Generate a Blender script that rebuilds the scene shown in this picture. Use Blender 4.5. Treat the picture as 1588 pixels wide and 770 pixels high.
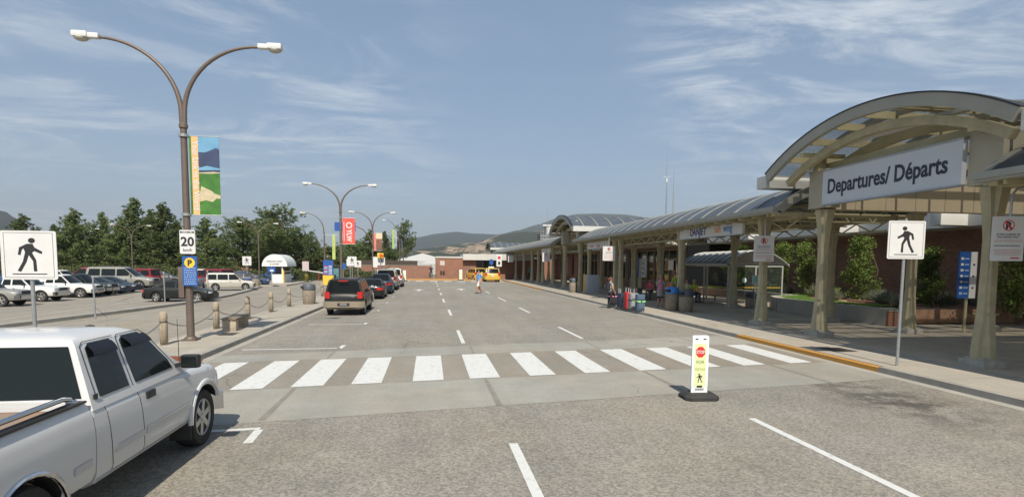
import bpy, bmesh, math, random
import numpy as np
from mathutils import Vector, Matrix
R = math.radians
PI = math.pi
random.seed(7)
for o in list(bpy.data.objects): bpy.data.objects.remove(o)
scene = bpy.context.scene
COL = scene.collection

# ------------------------------------------------------------------ camera
F, H = 850.0, 2.6
PITCH, ROLL, YAW = R(4.4), 0.0095, R(8.539)
PY0 = 474.6
_fw = Vector((math.sin(YAW)*math.cos(PITCH), math.cos(YAW)*math.cos(PITCH), -math.sin(PITCH)))
_r0 = Vector((math.cos(YAW), -math.sin(YAW), 0)); _u0 = _r0.cross(_fw)
_r = math.cos(ROLL)*_r0 + math.sin(ROLL)*_u0; _u = math.cos(ROLL)*_u0 - math.sin(ROLL)*_r0
cam = bpy.data.cameras.new('camera'); cam_o = bpy.data.objects.new('camera', cam); COL.objects.link(cam_o)
mw = Matrix.Identity(4)
for i in range(3):
    mw[i][0] = _r[i]; mw[i][1] = _u[i]; mw[i][2] = -_fw[i]
mw[2][3] = H
cam_o.matrix_world = mw
cam.sensor_fit = 'HORIZONTAL'; cam.sensor_width = 36.0; cam.lens = 36.0*F/1588.0
cam.shift_y = (PY0-385.0)/1588.0
cam.clip_start = 0.1; cam.clip_end = 30000
scene.camera = cam_o

def ray(px, py):
    return _fw*F + _r*(px-794) - _u*(py-PY0)
def gnd(px, py, z=0.0):
    d = ray(px, py); t = (z-H)/d.z
    return Vector((d.x*t, d.y*t, z))
def atY(px, py, Y):
    d = ray(px, py); t = Y/d.y
    return Vector((d.x*t, Y, H+d.z*t))
def atX(px, py, X):
    d = ray(px, py); t = X/d.x
    return Vector((X, d.y*t, H+d.z*t))

# ------------------------------------------------------------------ sky + sun
SUN_EL, SUN_AZ = 48.0, 2.0      # sun stands behind the camera
world = bpy.data.worlds.new('World'); scene.world = world; world.use_nodes = True
wn = world.node_tree; wn.nodes.clear()
def wnode(t, **k):
    n = wn.nodes.new(t)
    for a, b in k.items(): setattr(n, a, b)
    return n
out = wnode('ShaderNodeOutputWorld'); bg = wnode('ShaderNodeBackground')
sky = wnode('ShaderNodeTexSky', sky_type='NISHITA', sun_disc=False, sun_elevation=R(SUN_EL), sun_rotation=R(180.0+SUN_AZ),
            altitude=400, air_density=1.0, dust_density=1.6, ozone_density=1.2)
bg.inputs['Strength'].default_value = 0.096
tc = wnode('ShaderNodeTexCoord'); sep = wnode('ShaderNodeSeparateXYZ')
wn.links.new(tc.outputs['Generated'], sep.inputs[0])
def wmath(op, a, b=None, clamp=False):
    m = wnode('ShaderNodeMath', operation=op); m.use_clamp = clamp
    for i, v in enumerate((a, b)):
        if v is None: continue
        if isinstance(v, (int, float)): m.inputs[i].default_value = v
        else: wn.links.new(v, m.inputs[i])
    return m.outputs[0]
zc = wmath('ADD', wmath('MAXIMUM', sep.outputs['Z'], 0.0), 0.07)
cx_ = wmath('DIVIDE', sep.outputs['X'], zc); cy_ = wmath('DIVIDE', sep.outputs['Y'], zc)
comb = wnode('ShaderNodeCombineXYZ'); wn.links.new(cx_, comb.inputs[0]); wn.links.new(cy_, comb.inputs[1])
mp = wnode('ShaderNodeMapping'); mp.inputs['Scale'].default_value = (0.55, 1.0, 1.0); mp.inputs['Rotation'].default_value = (0, 0, R(24)); mp.inputs['Location'].default_value = (1.7, 0.6, 0)
wn.links.new(comb.outputs[0], mp.inputs[0])
n1 = wnode('ShaderNodeTexNoise'); n1.inputs['Scale'].default_value = 1.9; n1.inputs['Detail'].default_value = 12; n1.inputs['Roughness'].default_value = 0.66; n1.inputs['Distortion'].default_value = 0.9
n2 = wnode('ShaderNodeTexNoise'); n2.inputs['Scale'].default_value = 0.42; n2.inputs['Detail'].default_value = 3
wn.links.new(mp.outputs[0], n1.inputs['Vector']); wn.links.new(mp.outputs[0], n2.inputs['Vector'])
def wramp(sock, a, b):
    m = wnode('ShaderNodeMapRange'); m.interpolation_type = 'SMOOTHSTEP'
    m.inputs['From Min'].default_value = a; m.inputs['From Max'].default_value = b
    wn.links.new(sock, m.inputs['Value']); return m.outputs[0]
# wisps gather to the upper right of the view and in a band on the left
def dot_mask(px, py, a, b):
    d = ray(px, py).normalized()
    vm = wnode('ShaderNodeVectorMath', operation='DOT_PRODUCT'); vm.inputs[1].default_value = d
    nrm = wnode('ShaderNodeVectorMath', operation='NORMALIZE'); wn.links.new(tc.outputs['Generated'], nrm.inputs[0])
    wn.links.new(nrm.outputs[0], vm.inputs[0])
    return wramp(vm.outputs['Value'], a, b)
mA = dot_mask(1310, 50, 0.94, 0.985)
mB = wmath('MULTIPLY', dot_mask(240, 240, 0.86, 0.99), 0.75)
mask = wmath('ADD', wmath('MAXIMUM', mA, mB), 0.06, True)
c1 = wramp(n1.outputs['Fac'], 0.44, 0.72); c2 = wramp(n2.outputs['Fac'], 0.30, 0.62)
cl = wmath('MULTIPLY', wmath('MULTIPLY', c1, wmath('ADD', wmath('MULTIPLY', c2, 0.6), 0.4)), mask, True)
cl = wmath('MULTIPLY', cl, 1.0)
mix = wnode('ShaderNodeMixRGB'); mix.inputs[2].default_value = (5.4, 5.8, 6.2, 1)
# a touch of grey-blue veil over the whole sky
veil = wnode('ShaderNodeMixRGB'); veil.inputs[0].default_value = 0.50; veil.inputs[2].default_value = (1.35, 2.15, 3.1, 1)
wn.links.new(sky.outputs[0], veil.inputs[1])
wn.links.new(cl, mix.inputs[0]); wn.links.new(veil.outputs[0], mix.inputs[1])
wn.links.new(mix.outputs[0], bg.inputs['Color']); wn.links.new(bg.outputs[0], out.inputs[0])

sun = bpy.data.lights.new('sun', 'SUN'); sun.energy = 4.3; sun.angle = R(0.53); sun.color = (1.0, 0.915, 0.79)
sun_o = bpy.data.objects.new('sun', sun); COL.objects.link(sun_o)
_sd = Vector((math.sin(R(SUN_AZ))*math.cos(R(SUN_EL)), math.cos(R(SUN_AZ))*math.cos(R(SUN_EL)), -math.sin(R(SUN_EL))))
sun_o.rotation_euler = _sd.to_track_quat('-Z', 'Y').to_euler(); sun_o.location = (0, -20, 30)

scene.view_settings.view_transform = 'Standard'; scene.view_settings.look = 'None'
scene.view_settings.exposure = 0.62; scene.view_settings.gamma = 1.0
scene.view_settings.use_curve_mapping = False
scene.render.engine = 'CYCLES'
scene.cycles.max_bounces = 8; scene.cycles.transparent_max_bounces = 16

# ------------------------------------------------------------------ materials
MATS = {}
def mat(name, col, rough=0.7, metal=0.0, var=0.0, vscale=3.0, col2=None, bump=0.0, bscale=40.0, coord='Object',
        spec=None, alpha=1.0, emit=None, coat=0.0, trans=0.0, detail=6, fine=None, ior=None):
    if name in MATS: return MATS[name]
    m = bpy.data.materials.new(name); m.use_nodes = True; nt = m.node_tree
    b = nt.nodes['Principled BSDF']
    b.inputs['Roughness'].default_value = rough; b.inputs['Metallic'].default_value = metal
    b.inputs['Base Color'].default_value = (*col, 1)
    if spec is not None: b.inputs['Specular IOR Level'].default_value = spec
    if coat: b.inputs['Coat Weight'].default_value = coat; b.inputs['Coat Roughness'].default_value = 0.06
    if trans: b.inputs['Transmission Weight'].default_value = trans
    if ior: b.inputs['IOR'].default_value = ior
    if alpha < 1: b.inputs['Alpha'].default_value = alpha
    if emit: b.inputs['Emission Color'].default_value = (*emit[0], 1); b.inputs['Emission Strength'].default_value = emit[1]
    t = nt.nodes.new('ShaderNodeTexCoord'); src = t.outputs[coord if coord != 'World' else 'Object']
    if coord == 'World':
        g = nt.nodes.new('ShaderNodeNewGeometry'); src = g.outputs['Position']
    cur = None
    if var > 0 or col2:
        n = nt.nodes.new('ShaderNodeTexNoise'); n.inputs['Scale'].default_value = vscale; n.inputs['Detail'].default_value = detail; n.inputs['Roughness'].default_value = 0.6
        nt.links.new(src, n.inputs['Vector'])
        r = nt.nodes.new('ShaderNodeMapRange'); r.inputs['From Min'].default_value = 0.32; r.inputs['From Max'].default_value = 0.68
        nt.links.new(n.outputs['Fac'], r.inputs['Value'])
        mx = nt.nodes.new('ShaderNodeMixRGB')
        c2 = col2 if col2 else tuple(max(0, c*(1-var)) for c in col)
        c1 = col if col2 else tuple(min(1, c*(1+var*0.5)) for c in col)
        mx.inputs[1].default_value = (*c1, 1); mx.inputs[2].default_value = (*c2, 1)
        nt.links.new(r.outputs[0], mx.inputs[0]); cur = mx.outputs[0]
    if fine:   # (scale, amount): fine speckle
        n = nt.nodes.new('ShaderNodeTexNoise'); n.inputs['Scale'].default_value = fine[0]; n.inputs['Detail'].default_value = 3
        nt.links.new(src, n.inputs['Vector'])
        r = nt.nodes.new('ShaderNodeMapRange'); r.inputs['From Min'].default_value = 0.3; r.inputs['From Max'].default_value = 0.7
        r.inputs['To Min'].default_value = 1-fine[1]; r.inputs['To Max'].default_value = 1+fine[1]
        nt.links.new(n.outputs['Fac'], r.inputs['Value'])
        mx = nt.nodes.new('ShaderNodeVectorMath'); mx.operation = 'SCALE'
        if cur: nt.links.new(cur, mx.inputs[0])
        else: mx.inputs[0].default_value = col
        nt.links.new(r.outputs[0], mx.inputs['Scale']); cur = mx.outputs[0]
    if cur: nt.links.new(cur, b.inputs['Base Color'])
    if bump:
        n = nt.nodes.new('ShaderNodeTexNoise'); n.inputs['Scale'].default_value = bscale; n.inputs['Detail'].default_value = 4
        nt.links.new(src, n.inputs['Vector'])
        bp = nt.nodes.new('ShaderNodeBump'); bp.inputs['Strength'].default_value = bump; bp.inputs['Distance'].default_value = 0.02
        nt.links.new(n.outputs['Fac'], bp.inputs['Height']); nt.links.new(bp.outputs[0], b.inputs['Normal'])
    MATS[name] = m
    return m

# ------------------------------------------------------------------ mesh builder
class MB:
    def __init__(s): s.v = []; s.f = []; s.mi = []; s.mats = []; s.sm = []; s.M = None
    def m(s, material):
        if material not in s.mats: s.mats.append(material)
        return s.mats.index(material)
    def add(s, vs, fs, material, smooth=False):
        o = len(s.v); k = s.m(material)
        for p in vs:
            p = Vector(p); s.v.append(s.M @ p if s.M else p)
        for f in fs: s.f.append([i+o for i in f]); s.mi.append(k); s.sm.append(smooth)
        return s
    def box(s, a, b, material):
        x0, y0, z0 = a; x1, y1, z1 = b
        if x0 > x1: x0, x1 = x1, x0
        if y0 > y1: y0, y1 = y1, y0
        if z0 > z1: z0, z1 = z1, z0
        return s.add([(x0,y0,z0),(x1,y0,z0),(x1,y1,z0),(x0,y1,z0),(x0,y0,z1),(x1,y0,z1),(x1,y1,z1),(x0,y1,z1)],
                     [(0,3,2,1),(4,5,6,7),(0,1,5,4),(1,2,6,5),(2,3,7,6),(3,0,4,7)], material)
    def cbox(s, c, d, material, bev=0.0):
        if bev <= 0: return s.box([c[i]-d[i]/2 for i in range(3)], [c[i]+d[i]/2 for i in range(3)], material)
        bm = bmesh.new(); bmesh.ops.create_cube(bm, size=1.0)
        for v in bm.verts: v.co = Vector((v.co.x*d[0]+c[0], v.co.y*d[1]+c[1], v.co.z*d[2]+c[2]))
        bmesh.ops.bevel(bm, geom=bm.edges[:], offset=bev, segments=2, affect='EDGES', profile=0.7)
        bm.verts.index_update()
        s.add([v.co.copy() for v in bm.verts], [[v.index for v in f.verts] for f in bm.faces], material, True); bm.free(); return s
    def bar(s, p, q, w, h, material, up=(0,0,1)):
        p = Vector(p); q = Vector(q); d = (q-p).normalized(); u = Vector(up)
        if abs(d.dot(u)) > 0.98: u = Vector((0,1,0))
        a = d.cross(u).normalized()*w/2; b = d.cross(a).normalized()*h/2
        return s.add([p-a-b,p+a-b,p+a+b,p-a+b,q-a-b,q+a-b,q+a+b,q-a+b],
                     [(0,3,2,1),(4,5,6,7),(0,1,5,4),(1,2,6,5),(2,3,7,6),(3,0,4,7)], material)
    def tube(s, pts, rad, material, n=10, caps=True):
        pts = [Vector(p) for p in pts]; N = len(pts)
        rad = rad if isinstance(rad, (list, tuple)) else [rad]*N
        vs = []; prev = None
        for i, p in enumerate(pts):
            d = (pts[min(i+1, N-1)]-pts[max(i-1, 0)]).normalized()
            if prev is None:
                a = d.cross(Vector((0, 0, 1)));
                if a.length < 1e-3: a = d.cross(Vector((0, 1, 0)))
            else: a = prev - d*prev.dot(d)
            a.normalize(); prev = a; b = d.cross(a)
            for k in range(n):
                t = 2*PI*k/n; vs.append(p+(a*math.cos(t)+b*math.sin(t))*rad[i])
        fs = []
        for i in range(N-1):
            for k in range(n):
                k2 = (k+1) % n; fs.append((i*n+k, i*n+k2, (i+1)*n+k2, (i+1)*n+k))
        s.add(vs, fs, material, True)
        if caps:
            s.add(vs[:n], [list(range(n))[::-1]], material); s.add(vs[-n:], [list(range(n))], material)
        return s
    def lathe(s, prof, material, n=20, c=(0,0,0), axis='z', smooth=True):
        vs = []; c = Vector(c)
        for r, z in prof:
            for k in range(n):
                t = 2*PI*k/n
                if axis == 'z': vs.append(c+Vector((r*math.cos(t), r*math.sin(t), z)))
                elif axis == 'y': vs.append(c+Vector((r*math.cos(t), z, r*math.sin(t))))
                else: vs.append(c+Vector((z, r*math.cos(t), r*math.sin(t))))
        fs = []
        for i in range(len(prof)-1):
            for k in range(n):
                k2 = (k+1) % n; fs.append((i*n+k, i*n+k2, (i+1)*n+k2, (i+1)*n+k))
        if prof[0][0] > 1e-6: fs.append(tuple(range(n))[::-1])
        if prof[-1][0] > 1e-6: fs.append(tuple((len(prof)-1)*n+k for k in range(n)))
        return s.add(vs, fs, material, smooth)
    def prism(s, poly, d0, d1, fn, material, smooth=False):
        """poly: 2D list, fn(u,v,d)->3D"""
        n = len(poly)
        vs = [fn(u, v, d0) for u, v in poly]+[fn(u, v, d1) for u, v in poly]
        fs = [tuple(range(n)), tuple(range(2*n-1, n-1, -1))]+[(i, i+n, (i+1) % n+n, (i+1) % n) for i in range(n)]
        return s.add(vs, fs, material, smooth)
    def grid(s, fn, nu, nv, material, smooth=True, close_u=False):
        vs = [fn(i/nu, j/nv) for j in range(nv+1) for i in range(nu+1)]
        fs = [(j*(nu+1)+i, j*(nu+1)+i+1, (j+1)*(nu+1)+i+1, (j+1)*(nu+1)+i) for j in range(nv) for i in range(nu)]
        return s.add(vs, fs, material, smooth)
    def ell(s, c, r, material, n=12, m=8):
        c = Vector(c); prof = []
        vs = []; fs = []
        for j in range(m+1):
            ph = -PI/2+PI*j/m
            for k in range(n):
                t = 2*PI*k/n; vs.append(c+Vector((r[0]*math.cos(ph)*math.cos(t), r[1]*math.cos(ph)*math.sin(t), r[2]*math.sin(ph))))
        for j in range(m):
            for k in range(n):
                k2 = (k+1) % n; fs.append((j*n+k, j*n+k2, (j+1)*n+k2, (j+1)*n+k))
        return s.add(vs, fs, material, True)
    def mesh(s, name, fix=True):
        me = bpy.data.meshes.new(name); me.from_pydata([tuple(v) for v in s.v], [], s.f)
        for m_ in s.mats: me.materials.append(m_)
        me.polygons.foreach_set('material_index', s.mi); me.polygons.foreach_set('use_smooth', s.sm)
        me.update()
        if fix:
            bm = bmesh.new(); bm.from_mesh(me); bmesh.ops.remove_doubles(bm, verts=bm.verts[:], dist=1e-5)
            bmesh.ops.recalc_face_normals(bm, faces=bm.faces[:]); bm.to_mesh(me); bm.free()
        me.validate(); return me
    def build(s, name, parent=None, fix=True, ang=35):
        me = s.mesh(name, fix)
        if any(s.sm) and ang:
            try: me.set_sharp_from_angle(angle=R(ang))
            except Exception: pass
        o = bpy.data.objects.new(name, me); COL.objects.link(o)
        if parent: o.parent = parent
        return o
def tag(o, label=None, cat=None, group=None, kind=None):
    if label: o['label'] = label
    if cat: o['category'] = cat
    if group: o['group'] = group
    if kind: o['kind'] = kind
    return o
def thing(name, label, cat, loc=(0,0,0), rz=0, group=None):
    o = bpy.data.objects.new(name, None); COL.objects.link(o); o.empty_display_size = 0.2
    o.location = loc; o.rotation_euler = (0, 0, rz)
    return tag(o, label, cat, group)
def dup(root, loc, rz, label=None, group=None, scale=None):
    def rec(o, parent):
        c = o.copy(); COL.objects.link(c)
        if parent is not None: c.parent = parent
        for ch in kids.get(o.name, []): rec(ch, c)
        return c
    kids = {}
    for o in bpy.data.objects:
        if o.parent: kids.setdefault(o.parent.name, []).append(o)
    r = rec(root, None); r.location = loc; r.rotation_euler = (0, 0, rz)
    if scale: r.scale = scale if isinstance(scale, (tuple, list)) else (scale,)*3
    if label: r['label'] = label
    if group: r['group'] = group
    return r
def struct(o, label=None):
    o['kind'] = 'structure'
    if label: o['label'] = label
    return o
def text_mb(mb, body, size, material, org, right, up, ext=0.004, bold=0.0, align='LEFT', sx=1.0, spacing=1.0, shear=0.0, fit=None):
    cu = bpy.data.curves.new('t', 'FONT'); cu.body = body; cu.size = size; cu.extrude = ext; cu.offset = bold; cu.resolution_u = 3
    cu.align_x = align; cu.space_character = spacing; cu.shear = shear
    o = bpy.data.objects.new('t', cu); COL.objects.link(o)
    dg = bpy.context.evaluated_depsgraph_get(); me = bpy.data.meshes.new_from_object(o.evaluated_get(dg))
    if fit: xs_ = [v.co.x for v in me.vertices]; sx = fit/(max(xs_)-min(xs_))
    right = Vector(right).normalized(); up = Vector(up).normalized(); nrm = right.cross(up); org = Vector(org)
    vs = [org+right*(v.co.x*sx)+up*v.co.y+nrm*v.co.z for v in me.vertices]
    mb.add(vs, [list(p.vertices) for p in me.polygons], material)
    bpy.data.objects.remove(o); bpy.data.curves.remove(cu); bpy.data.meshes.remove(me)
    return mb
def xf(loc, rz):
    return Matrix.Translation(Vector(loc)) @ Matrix.Rotation(rz, 4, 'Z')

# shared materials
M_white = mat('white_paint', (0.72,0.72,0.70), 0.45, var=0.06, vscale=2)
M_steel = mat('galvanised_steel', (0.36,0.38,0.39), 0.45, 0.6, var=0.15, vscale=8)
M_black = mat('black_plastic', (0.018,0.018,0.02), 0.5)
M_rubber = mat('black_rubber', (0.03,0.03,0.028), 0.8, var=0.3, vscale=9)
M_chrome = mat('chrome', (0.62,0.63,0.65), 0.12, 1.0)
M_signwhite = mat('sign_white', (0.60,0.605,0.60), 0.4, var=0.05, vscale=3)
M_signblack = mat('sign_black', (0.02,0.02,0.022), 0.5)
M_signblue = mat('sign_blue', (0.02,0.09,0.32), 0.4, var=0.08, vscale=4)
M_red = mat('sign_red', (0.55,0.03,0.03), 0.45)
M_yellow = mat('sign_yellow', (0.75,0.46,0.04), 0.5)
M_olive = mat('olive_painted_steel', (0.37,0.33,0.205), 0.5, var=0.2, vscale=2.2, fine=(30,0.03))
M_olive2 = mat('pale_olive_steel', (0.42,0.38,0.23), 0.55, var=0.15, vscale=1.4)
M_conc = mat('concrete', (0.36,0.335,0.29), 0.88, var=0.14, vscale=0.9, coord='World', fine=(45,0.10), bump=0.2, bscale=60)
M_brick = mat('brick_brown', (0.115,0.05,0.035), 0.85)
def brick_mat(name, c1, c2, mortar, axis='X', scale=1.0):
    m = bpy.data.materials.new(name); m.use_nodes = True; nt = m.node_tree; b = nt.nodes['Principled BSDF']; b.inputs['Roughness'].default_value = 0.88
    g = nt.nodes.new('ShaderNodeNewGeometry'); sp = nt.nodes.new('ShaderNodeSeparateXYZ'); nt.links.new(g.outputs['Position'], sp.inputs[0])
    ad = nt.nodes.new('ShaderNodeMath'); ad.operation = 'ADD'; nt.links.new(sp.outputs['X'], ad.inputs[0]); nt.links.new(sp.outputs['Y'], ad.inputs[1])
    cb = nt.nodes.new('ShaderNodeCombineXYZ'); nt.links.new(ad.outputs[0], cb.inputs[0]); nt.links.new(sp.outputs['Z'], cb.inputs[1])
    br = nt.nodes.new('ShaderNodeTexBrick'); br.inputs['Scale'].default_value = scale
    br.inputs['Brick Width'].default_value = 0.22; br.inputs['Row Height'].default_value = 0.075; br.inputs['Mortar Size'].default_value = 0.009
    br.inputs['Color1'].default_value = (*c1,1); br.inputs['Color2'].default_value = (*c2,1); br.inputs['Mortar'].default_value = (*mortar,1)
    nt.links.new(cb.outputs[0], br.inputs['Vector'])
    n = nt.nodes.new('ShaderNodeTexNoise'); n.inputs['Scale'].default_value = 0.8; n.inputs['Detail'].default_value = 5; nt.links.new(g.outputs['Position'], n.inputs['Vector'])
    r = nt.nodes.new('ShaderNodeMapRange'); r.inputs['To Min'].default_value = 0.75; r.inputs['To Max'].default_value = 1.25; nt.links.new(n.outputs['Fac'], r.inputs['Value'])
    v = nt.nodes.new('ShaderNodeVectorMath'); v.operation = 'SCALE'; nt.links.new(br.outputs['Color'], v.inputs[0]); nt.links.new(r.outputs[0], v.inputs['Scale'])
    nt.links.new(v.outputs[0], b.inputs['Base Color']); return m
M_brickwall = brick_mat('brown_brick', (0.27,0.125,0.08), (0.18,0.085,0.058), (0.22,0.17,0.14))
M_brickred = brick_mat('red_brick', (0.27,0.10,0.055), (0.19,0.075,0.045), (0.24,0.19,0.15))

def asphalt_mat(name, base, speck, stain=0.0, tint=(1,1,1)):
    m = bpy.data.materials.new(name); m.use_nodes = True; nt = m.node_tree; b = nt.nodes['Principled BSDF']; b.inputs['Roughness'].default_value = 0.9
    g = nt.nodes.new('ShaderNodeNewGeometry')
    def noise(s, d, rough=0.6, vec=None):
        n = nt.nodes.new('ShaderNodeTexNoise'); n.inputs['Scale'].default_value = s; n.inputs['Detail'].default_value = d; n.inputs['Roughness'].default_value = rough
        nt.links.new(vec or g.outputs['Position'], n.inputs['Vector']); return n.outputs['Fac']
    def rng(s, a, b_, c, d):
        r = nt.nodes.new('ShaderNodeMapRange'); r.inputs['From Min'].default_value = a; r.inputs['From Max'].default_value = b_
        r.inputs['To Min'].default_value = c; r.inputs['To Max'].default_value = d; nt.links.new(s, r.inputs['Value']); return r.outputs[0]
    def mul(a, c):
        k = nt.nodes.new('ShaderNodeMath'); k.operation = 'MULTIPLY'; nt.links.new(a, k.inputs[0]); nt.links.new(c, k.inputs[1]); return k.outputs[0]
    vor = nt.nodes.new('ShaderNodeTexVoronoi'); vor.inputs['Scale'].default_value = 38; nt.links.new(g.outputs['Position'], vor.inputs['Vector'])
    sp = nt.nodes.new('ShaderNodeSeparateColor'); nt.links.new(vor.outputs['Color'], sp.inputs[0])
    stone = rng(sp.outputs[0], 0, 1, 1-speck, 1+speck*0.8)
    fine = rng(noise(150, 2), 0.3, 0.7, 1-speck*0.5, 1+speck*0.5)
    mid = rng(noise(1.1, 6), 0.3, 0.7, 0.9, 1.08)
    big = rng(noise(0.13, 5), 0.35, 0.65, 0.9, 1.07)
    # long wheel-worn streaks along the road
    mpn = nt.nodes.new('ShaderNodeMapping'); mpn.inputs['Scale'].default_value = (1.0, 0.06, 1.0); nt.links.new(g.outputs['Position'], mpn.inputs[0])
    streak = rng(noise(1.3, 4, 0.55, mpn.outputs[0]), 0.35, 0.7, 0.93, 1.05)
    f = mul(mul(mul(stone, fine), mul(mid, big)), streak)
    if stain:
        mp2 = nt.nodes.new('ShaderNodeMapping'); mp2.inputs['Scale'].default_value = (1.0, 0.4, 1.0); nt.links.new(g.outputs['Position'], mp2.inputs[0])
        st = rng(noise(0.55, 7, 0.7, mp2.outputs[0]), 0.60, 0.74, 1.0, 1.0-stain); f = mul(f, st)
        # oil blotches in the kerb lane
        d = nt.nodes.new('ShaderNodeVectorMath'); d.operation = 'SUBTRACT'; d.inputs[1].default_value = (9.0, 9.4, 0); nt.links.new(g.outputs['Position'], d.inputs[0])
        sc = nt.nodes.new('ShaderNodeVectorMath'); sc.operation = 'MULTIPLY'; sc.inputs[1].default_value = (0.75, 0.36, 0); nt.links.new(d.outputs[0], sc.inputs[0])
        ln = nt.nodes.new('ShaderNodeVectorMath'); ln.operation = 'LENGTH'; nt.links.new(sc.outputs[0], ln.inputs[0])
        a = rng(ln.outputs['Value'], 0.2, 1.1, 1.0, 0.0)
        bl = rng(noise(1.7, 6, 0.7), 0.42, 0.56, 0.0, 0.66)
        k = nt.nodes.new('ShaderNodeMath'); k.operation = 'SUBTRACT'; k.use_clamp = True; k.inputs[0].default_value = 1.0; nt.links.new(mul(a, bl), k.inputs[1]); f = mul(f, k.outputs[0])
    dn = nt.nodes.new('ShaderNodeTexNoise'); dn.inputs['Scale'].default_value = 1.4; dn.inputs['Detail'].default_value = 5; nt.links.new(g.outputs['Position'], dn.inputs['Vector'])
    dm = nt.nodes.new('ShaderNodeVectorMath'); dm.operation = 'MULTIPLY_ADD'; dm.inputs[1].default_value = (.9,.9,0); nt.links.new(dn.outputs['Color'], dm.inputs[0]); nt.links.new(g.outputs['Position'], dm.inputs[2])
    cv = nt.nodes.new('ShaderNodeTexVoronoi'); cv.feature = 'DISTANCE_TO_EDGE'; cv.inputs['Scale'].default_value = .16; nt.links.new(dm.outputs[0], cv.inputs['Vector'])
    ck = rng(cv.outputs['Distance'], .0012, .0035, 0.0, 1.0); cmk = rng(noise(.21, 2), .50, .56, 0.0, .42)
    ci = nt.nodes.new('ShaderNodeMath'); ci.operation = 'SUBTRACT'; ci.inputs[0].default_value = 1.0; nt.links.new(ck, ci.inputs[1])
    cc = nt.nodes.new('ShaderNodeMath'); cc.operation = 'SUBTRACT'; cc.inputs[0].default_value = 1.0; nt.links.new(mul(ci.outputs[0], cmk), cc.inputs[1]); f = mul(f, cc.outputs[0])
    hue = nt.nodes.new('ShaderNodeMixRGB'); hue.inputs[1].default_value = (*base, 1); hue.inputs[2].default_value = (base[0]*1.04, base[1]*0.99, base[2]*0.93, 1)
    nt.links.new(rng(noise(0.35, 4), 0.4, 0.65, 0, 1), hue.inputs[0])
    v = nt.nodes.new('ShaderNodeVectorMath'); v.operation = 'SCALE'; nt.links.new(hue.outputs[0], v.inputs[0]); nt.links.new(f, v.inputs['Scale'])
    nt.links.new(v.outputs[0], b.inputs['Base Color'])
    bp = nt.nodes.new('ShaderNodeBump'); bp.inputs['Strength'].default_value = 0.35; bp.inputs['Distance'].default_value = 0.01
    nt.links.new(stone, bp.inputs['Height']); nt.links.new(bp.outputs[0], b.inputs['Normal'])
    return m
M_asph = asphalt_mat('asphalt', (0.236,0.224,0.194), 0.36, 0.30)
M_asph_lot = asphalt_mat('asphalt_lot', (0.25,0.232,0.195), 0.14, 0.1)
M_asph_walk = asphalt_mat('asphalt_crossing', (0.235,0.217,0.182), 0.14, 0.0)
M_roadconc = asphalt_mat('road_concrete', (0.28,0.277,0.245), 0.08, 0.0)
M_sidewalk = asphalt_mat('sidewalk_concrete', (0.35,0.325,0.275), 0.08, 0.0)
M_plaza = asphalt_mat('plaza_paving', (0.42,0.37,0.285), 0.12, 0.0)

def paint_mat(name, col, worn=0.25):
    m = bpy.data.materials.new(name); m.use_nodes = True; nt = m.node_tree; b = nt.nodes['Principled BSDF']; b.inputs['Roughness'].default_value = 0.75
    g = nt.nodes.new('ShaderNodeNewGeometry'); n = nt.nodes.new('ShaderNodeTexNoise'); n.inputs['Scale'].default_value = 7; n.inputs['Detail'].default_value = 8; n.inputs['Roughness'].default_value = 0.75
    nt.links.new(g.outputs['Position'], n.inputs['Vector'])
    r = nt.nodes.new('ShaderNodeMapRange'); r.inputs['From Min'].default_value = 0.53; r.inputs['From Max'].default_value = 0.68; r.inputs['To Max'].default_value = worn*2.2
    nt.links.new(n.outputs['Fac'], r.inputs['Value'])
    mx = nt.nodes.new('ShaderNodeMixRGB'); mx.inputs[1].default_value = (*col,1); mx.inputs[2].default_value = (0.3,0.28,0.24,1); nt.links.new(r.outputs[0], mx.inputs[0])
    nt.links.new(mx.outputs[0], b.inputs['Base Color']); return m
M_line = paint_mat('road_paint_white', (0.56,0.57,0.55), 0.34)
M_line_old = paint_mat('road_paint_worn', (0.5,0.5,0.48), 0.4)
M_kerbyellow = paint_mat('kerb_paint_yellow', (0.50,0.245,0.04), 0.36)
# ------------------------------------------------------------------ ground and roads
def slab(name, poly, z0, z1, m, top_only=False):
    mb = MB()
    if top_only: mb.add([(x, y, z1) for x, y in poly], [tuple(range(len(poly)))], m)
    else: mb.prism(poly, z0, z1, lambda u, v, d: (u, v, d), m)
    return struct(mb.build(name, ang=None))
M_ground = mat('dry_ground', (0.20,0.17,0.11), 0.95, var=0.3, vscale=0.02, coord='World', col2=(0.11,0.12,0.06))
g = MB().grid(lambda u, v: (-9000+18000*u, -2000+12000*v, 0), 40, 30, M_ground); struct(g.build('ground', fix=False))
slab('parking_lot_surface', [(-95,-12),(-8,-12),(-8,125),(-95,125)], 0, 0.004, M_asph_lot, True)
slab('road', [(-8,-12),(11.0,-12),(11.0,84),(34,90),(34,99),(-8,99)], 0, 0.008, M_asph, True)
def xy(x): return 0.125*x       # the crossing runs slightly askew
slab('crossing_near_concrete', [(-5.9,9.55+xy(-5.9)*1.1),(10.98,9.75+xy(10.98)*1.1),(10.98,12.05+xy(10.98)),(-5.9,12.05+xy(-5.9))], 0, 0.012, M_roadconc, True)
slab('crossing_middle_paving', [(-5.9,12.05+xy(-5.9)),(10.98,12.05+xy(10.98)),(10.98,15.55+xy(10.98)),(-5.9,15.55+xy(-5.9))], 0, 0.012, M_asph_walk, True)
slab('crossing_far_concrete', [(-5.9,15.55+xy(-5.9)),(10.98,15.55+xy(10.98)),(10.98,17.0+0.18*10.98),(-5.9,17.0-0.18*5.9)], 0, 0.012, M_roadconc, True)
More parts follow.
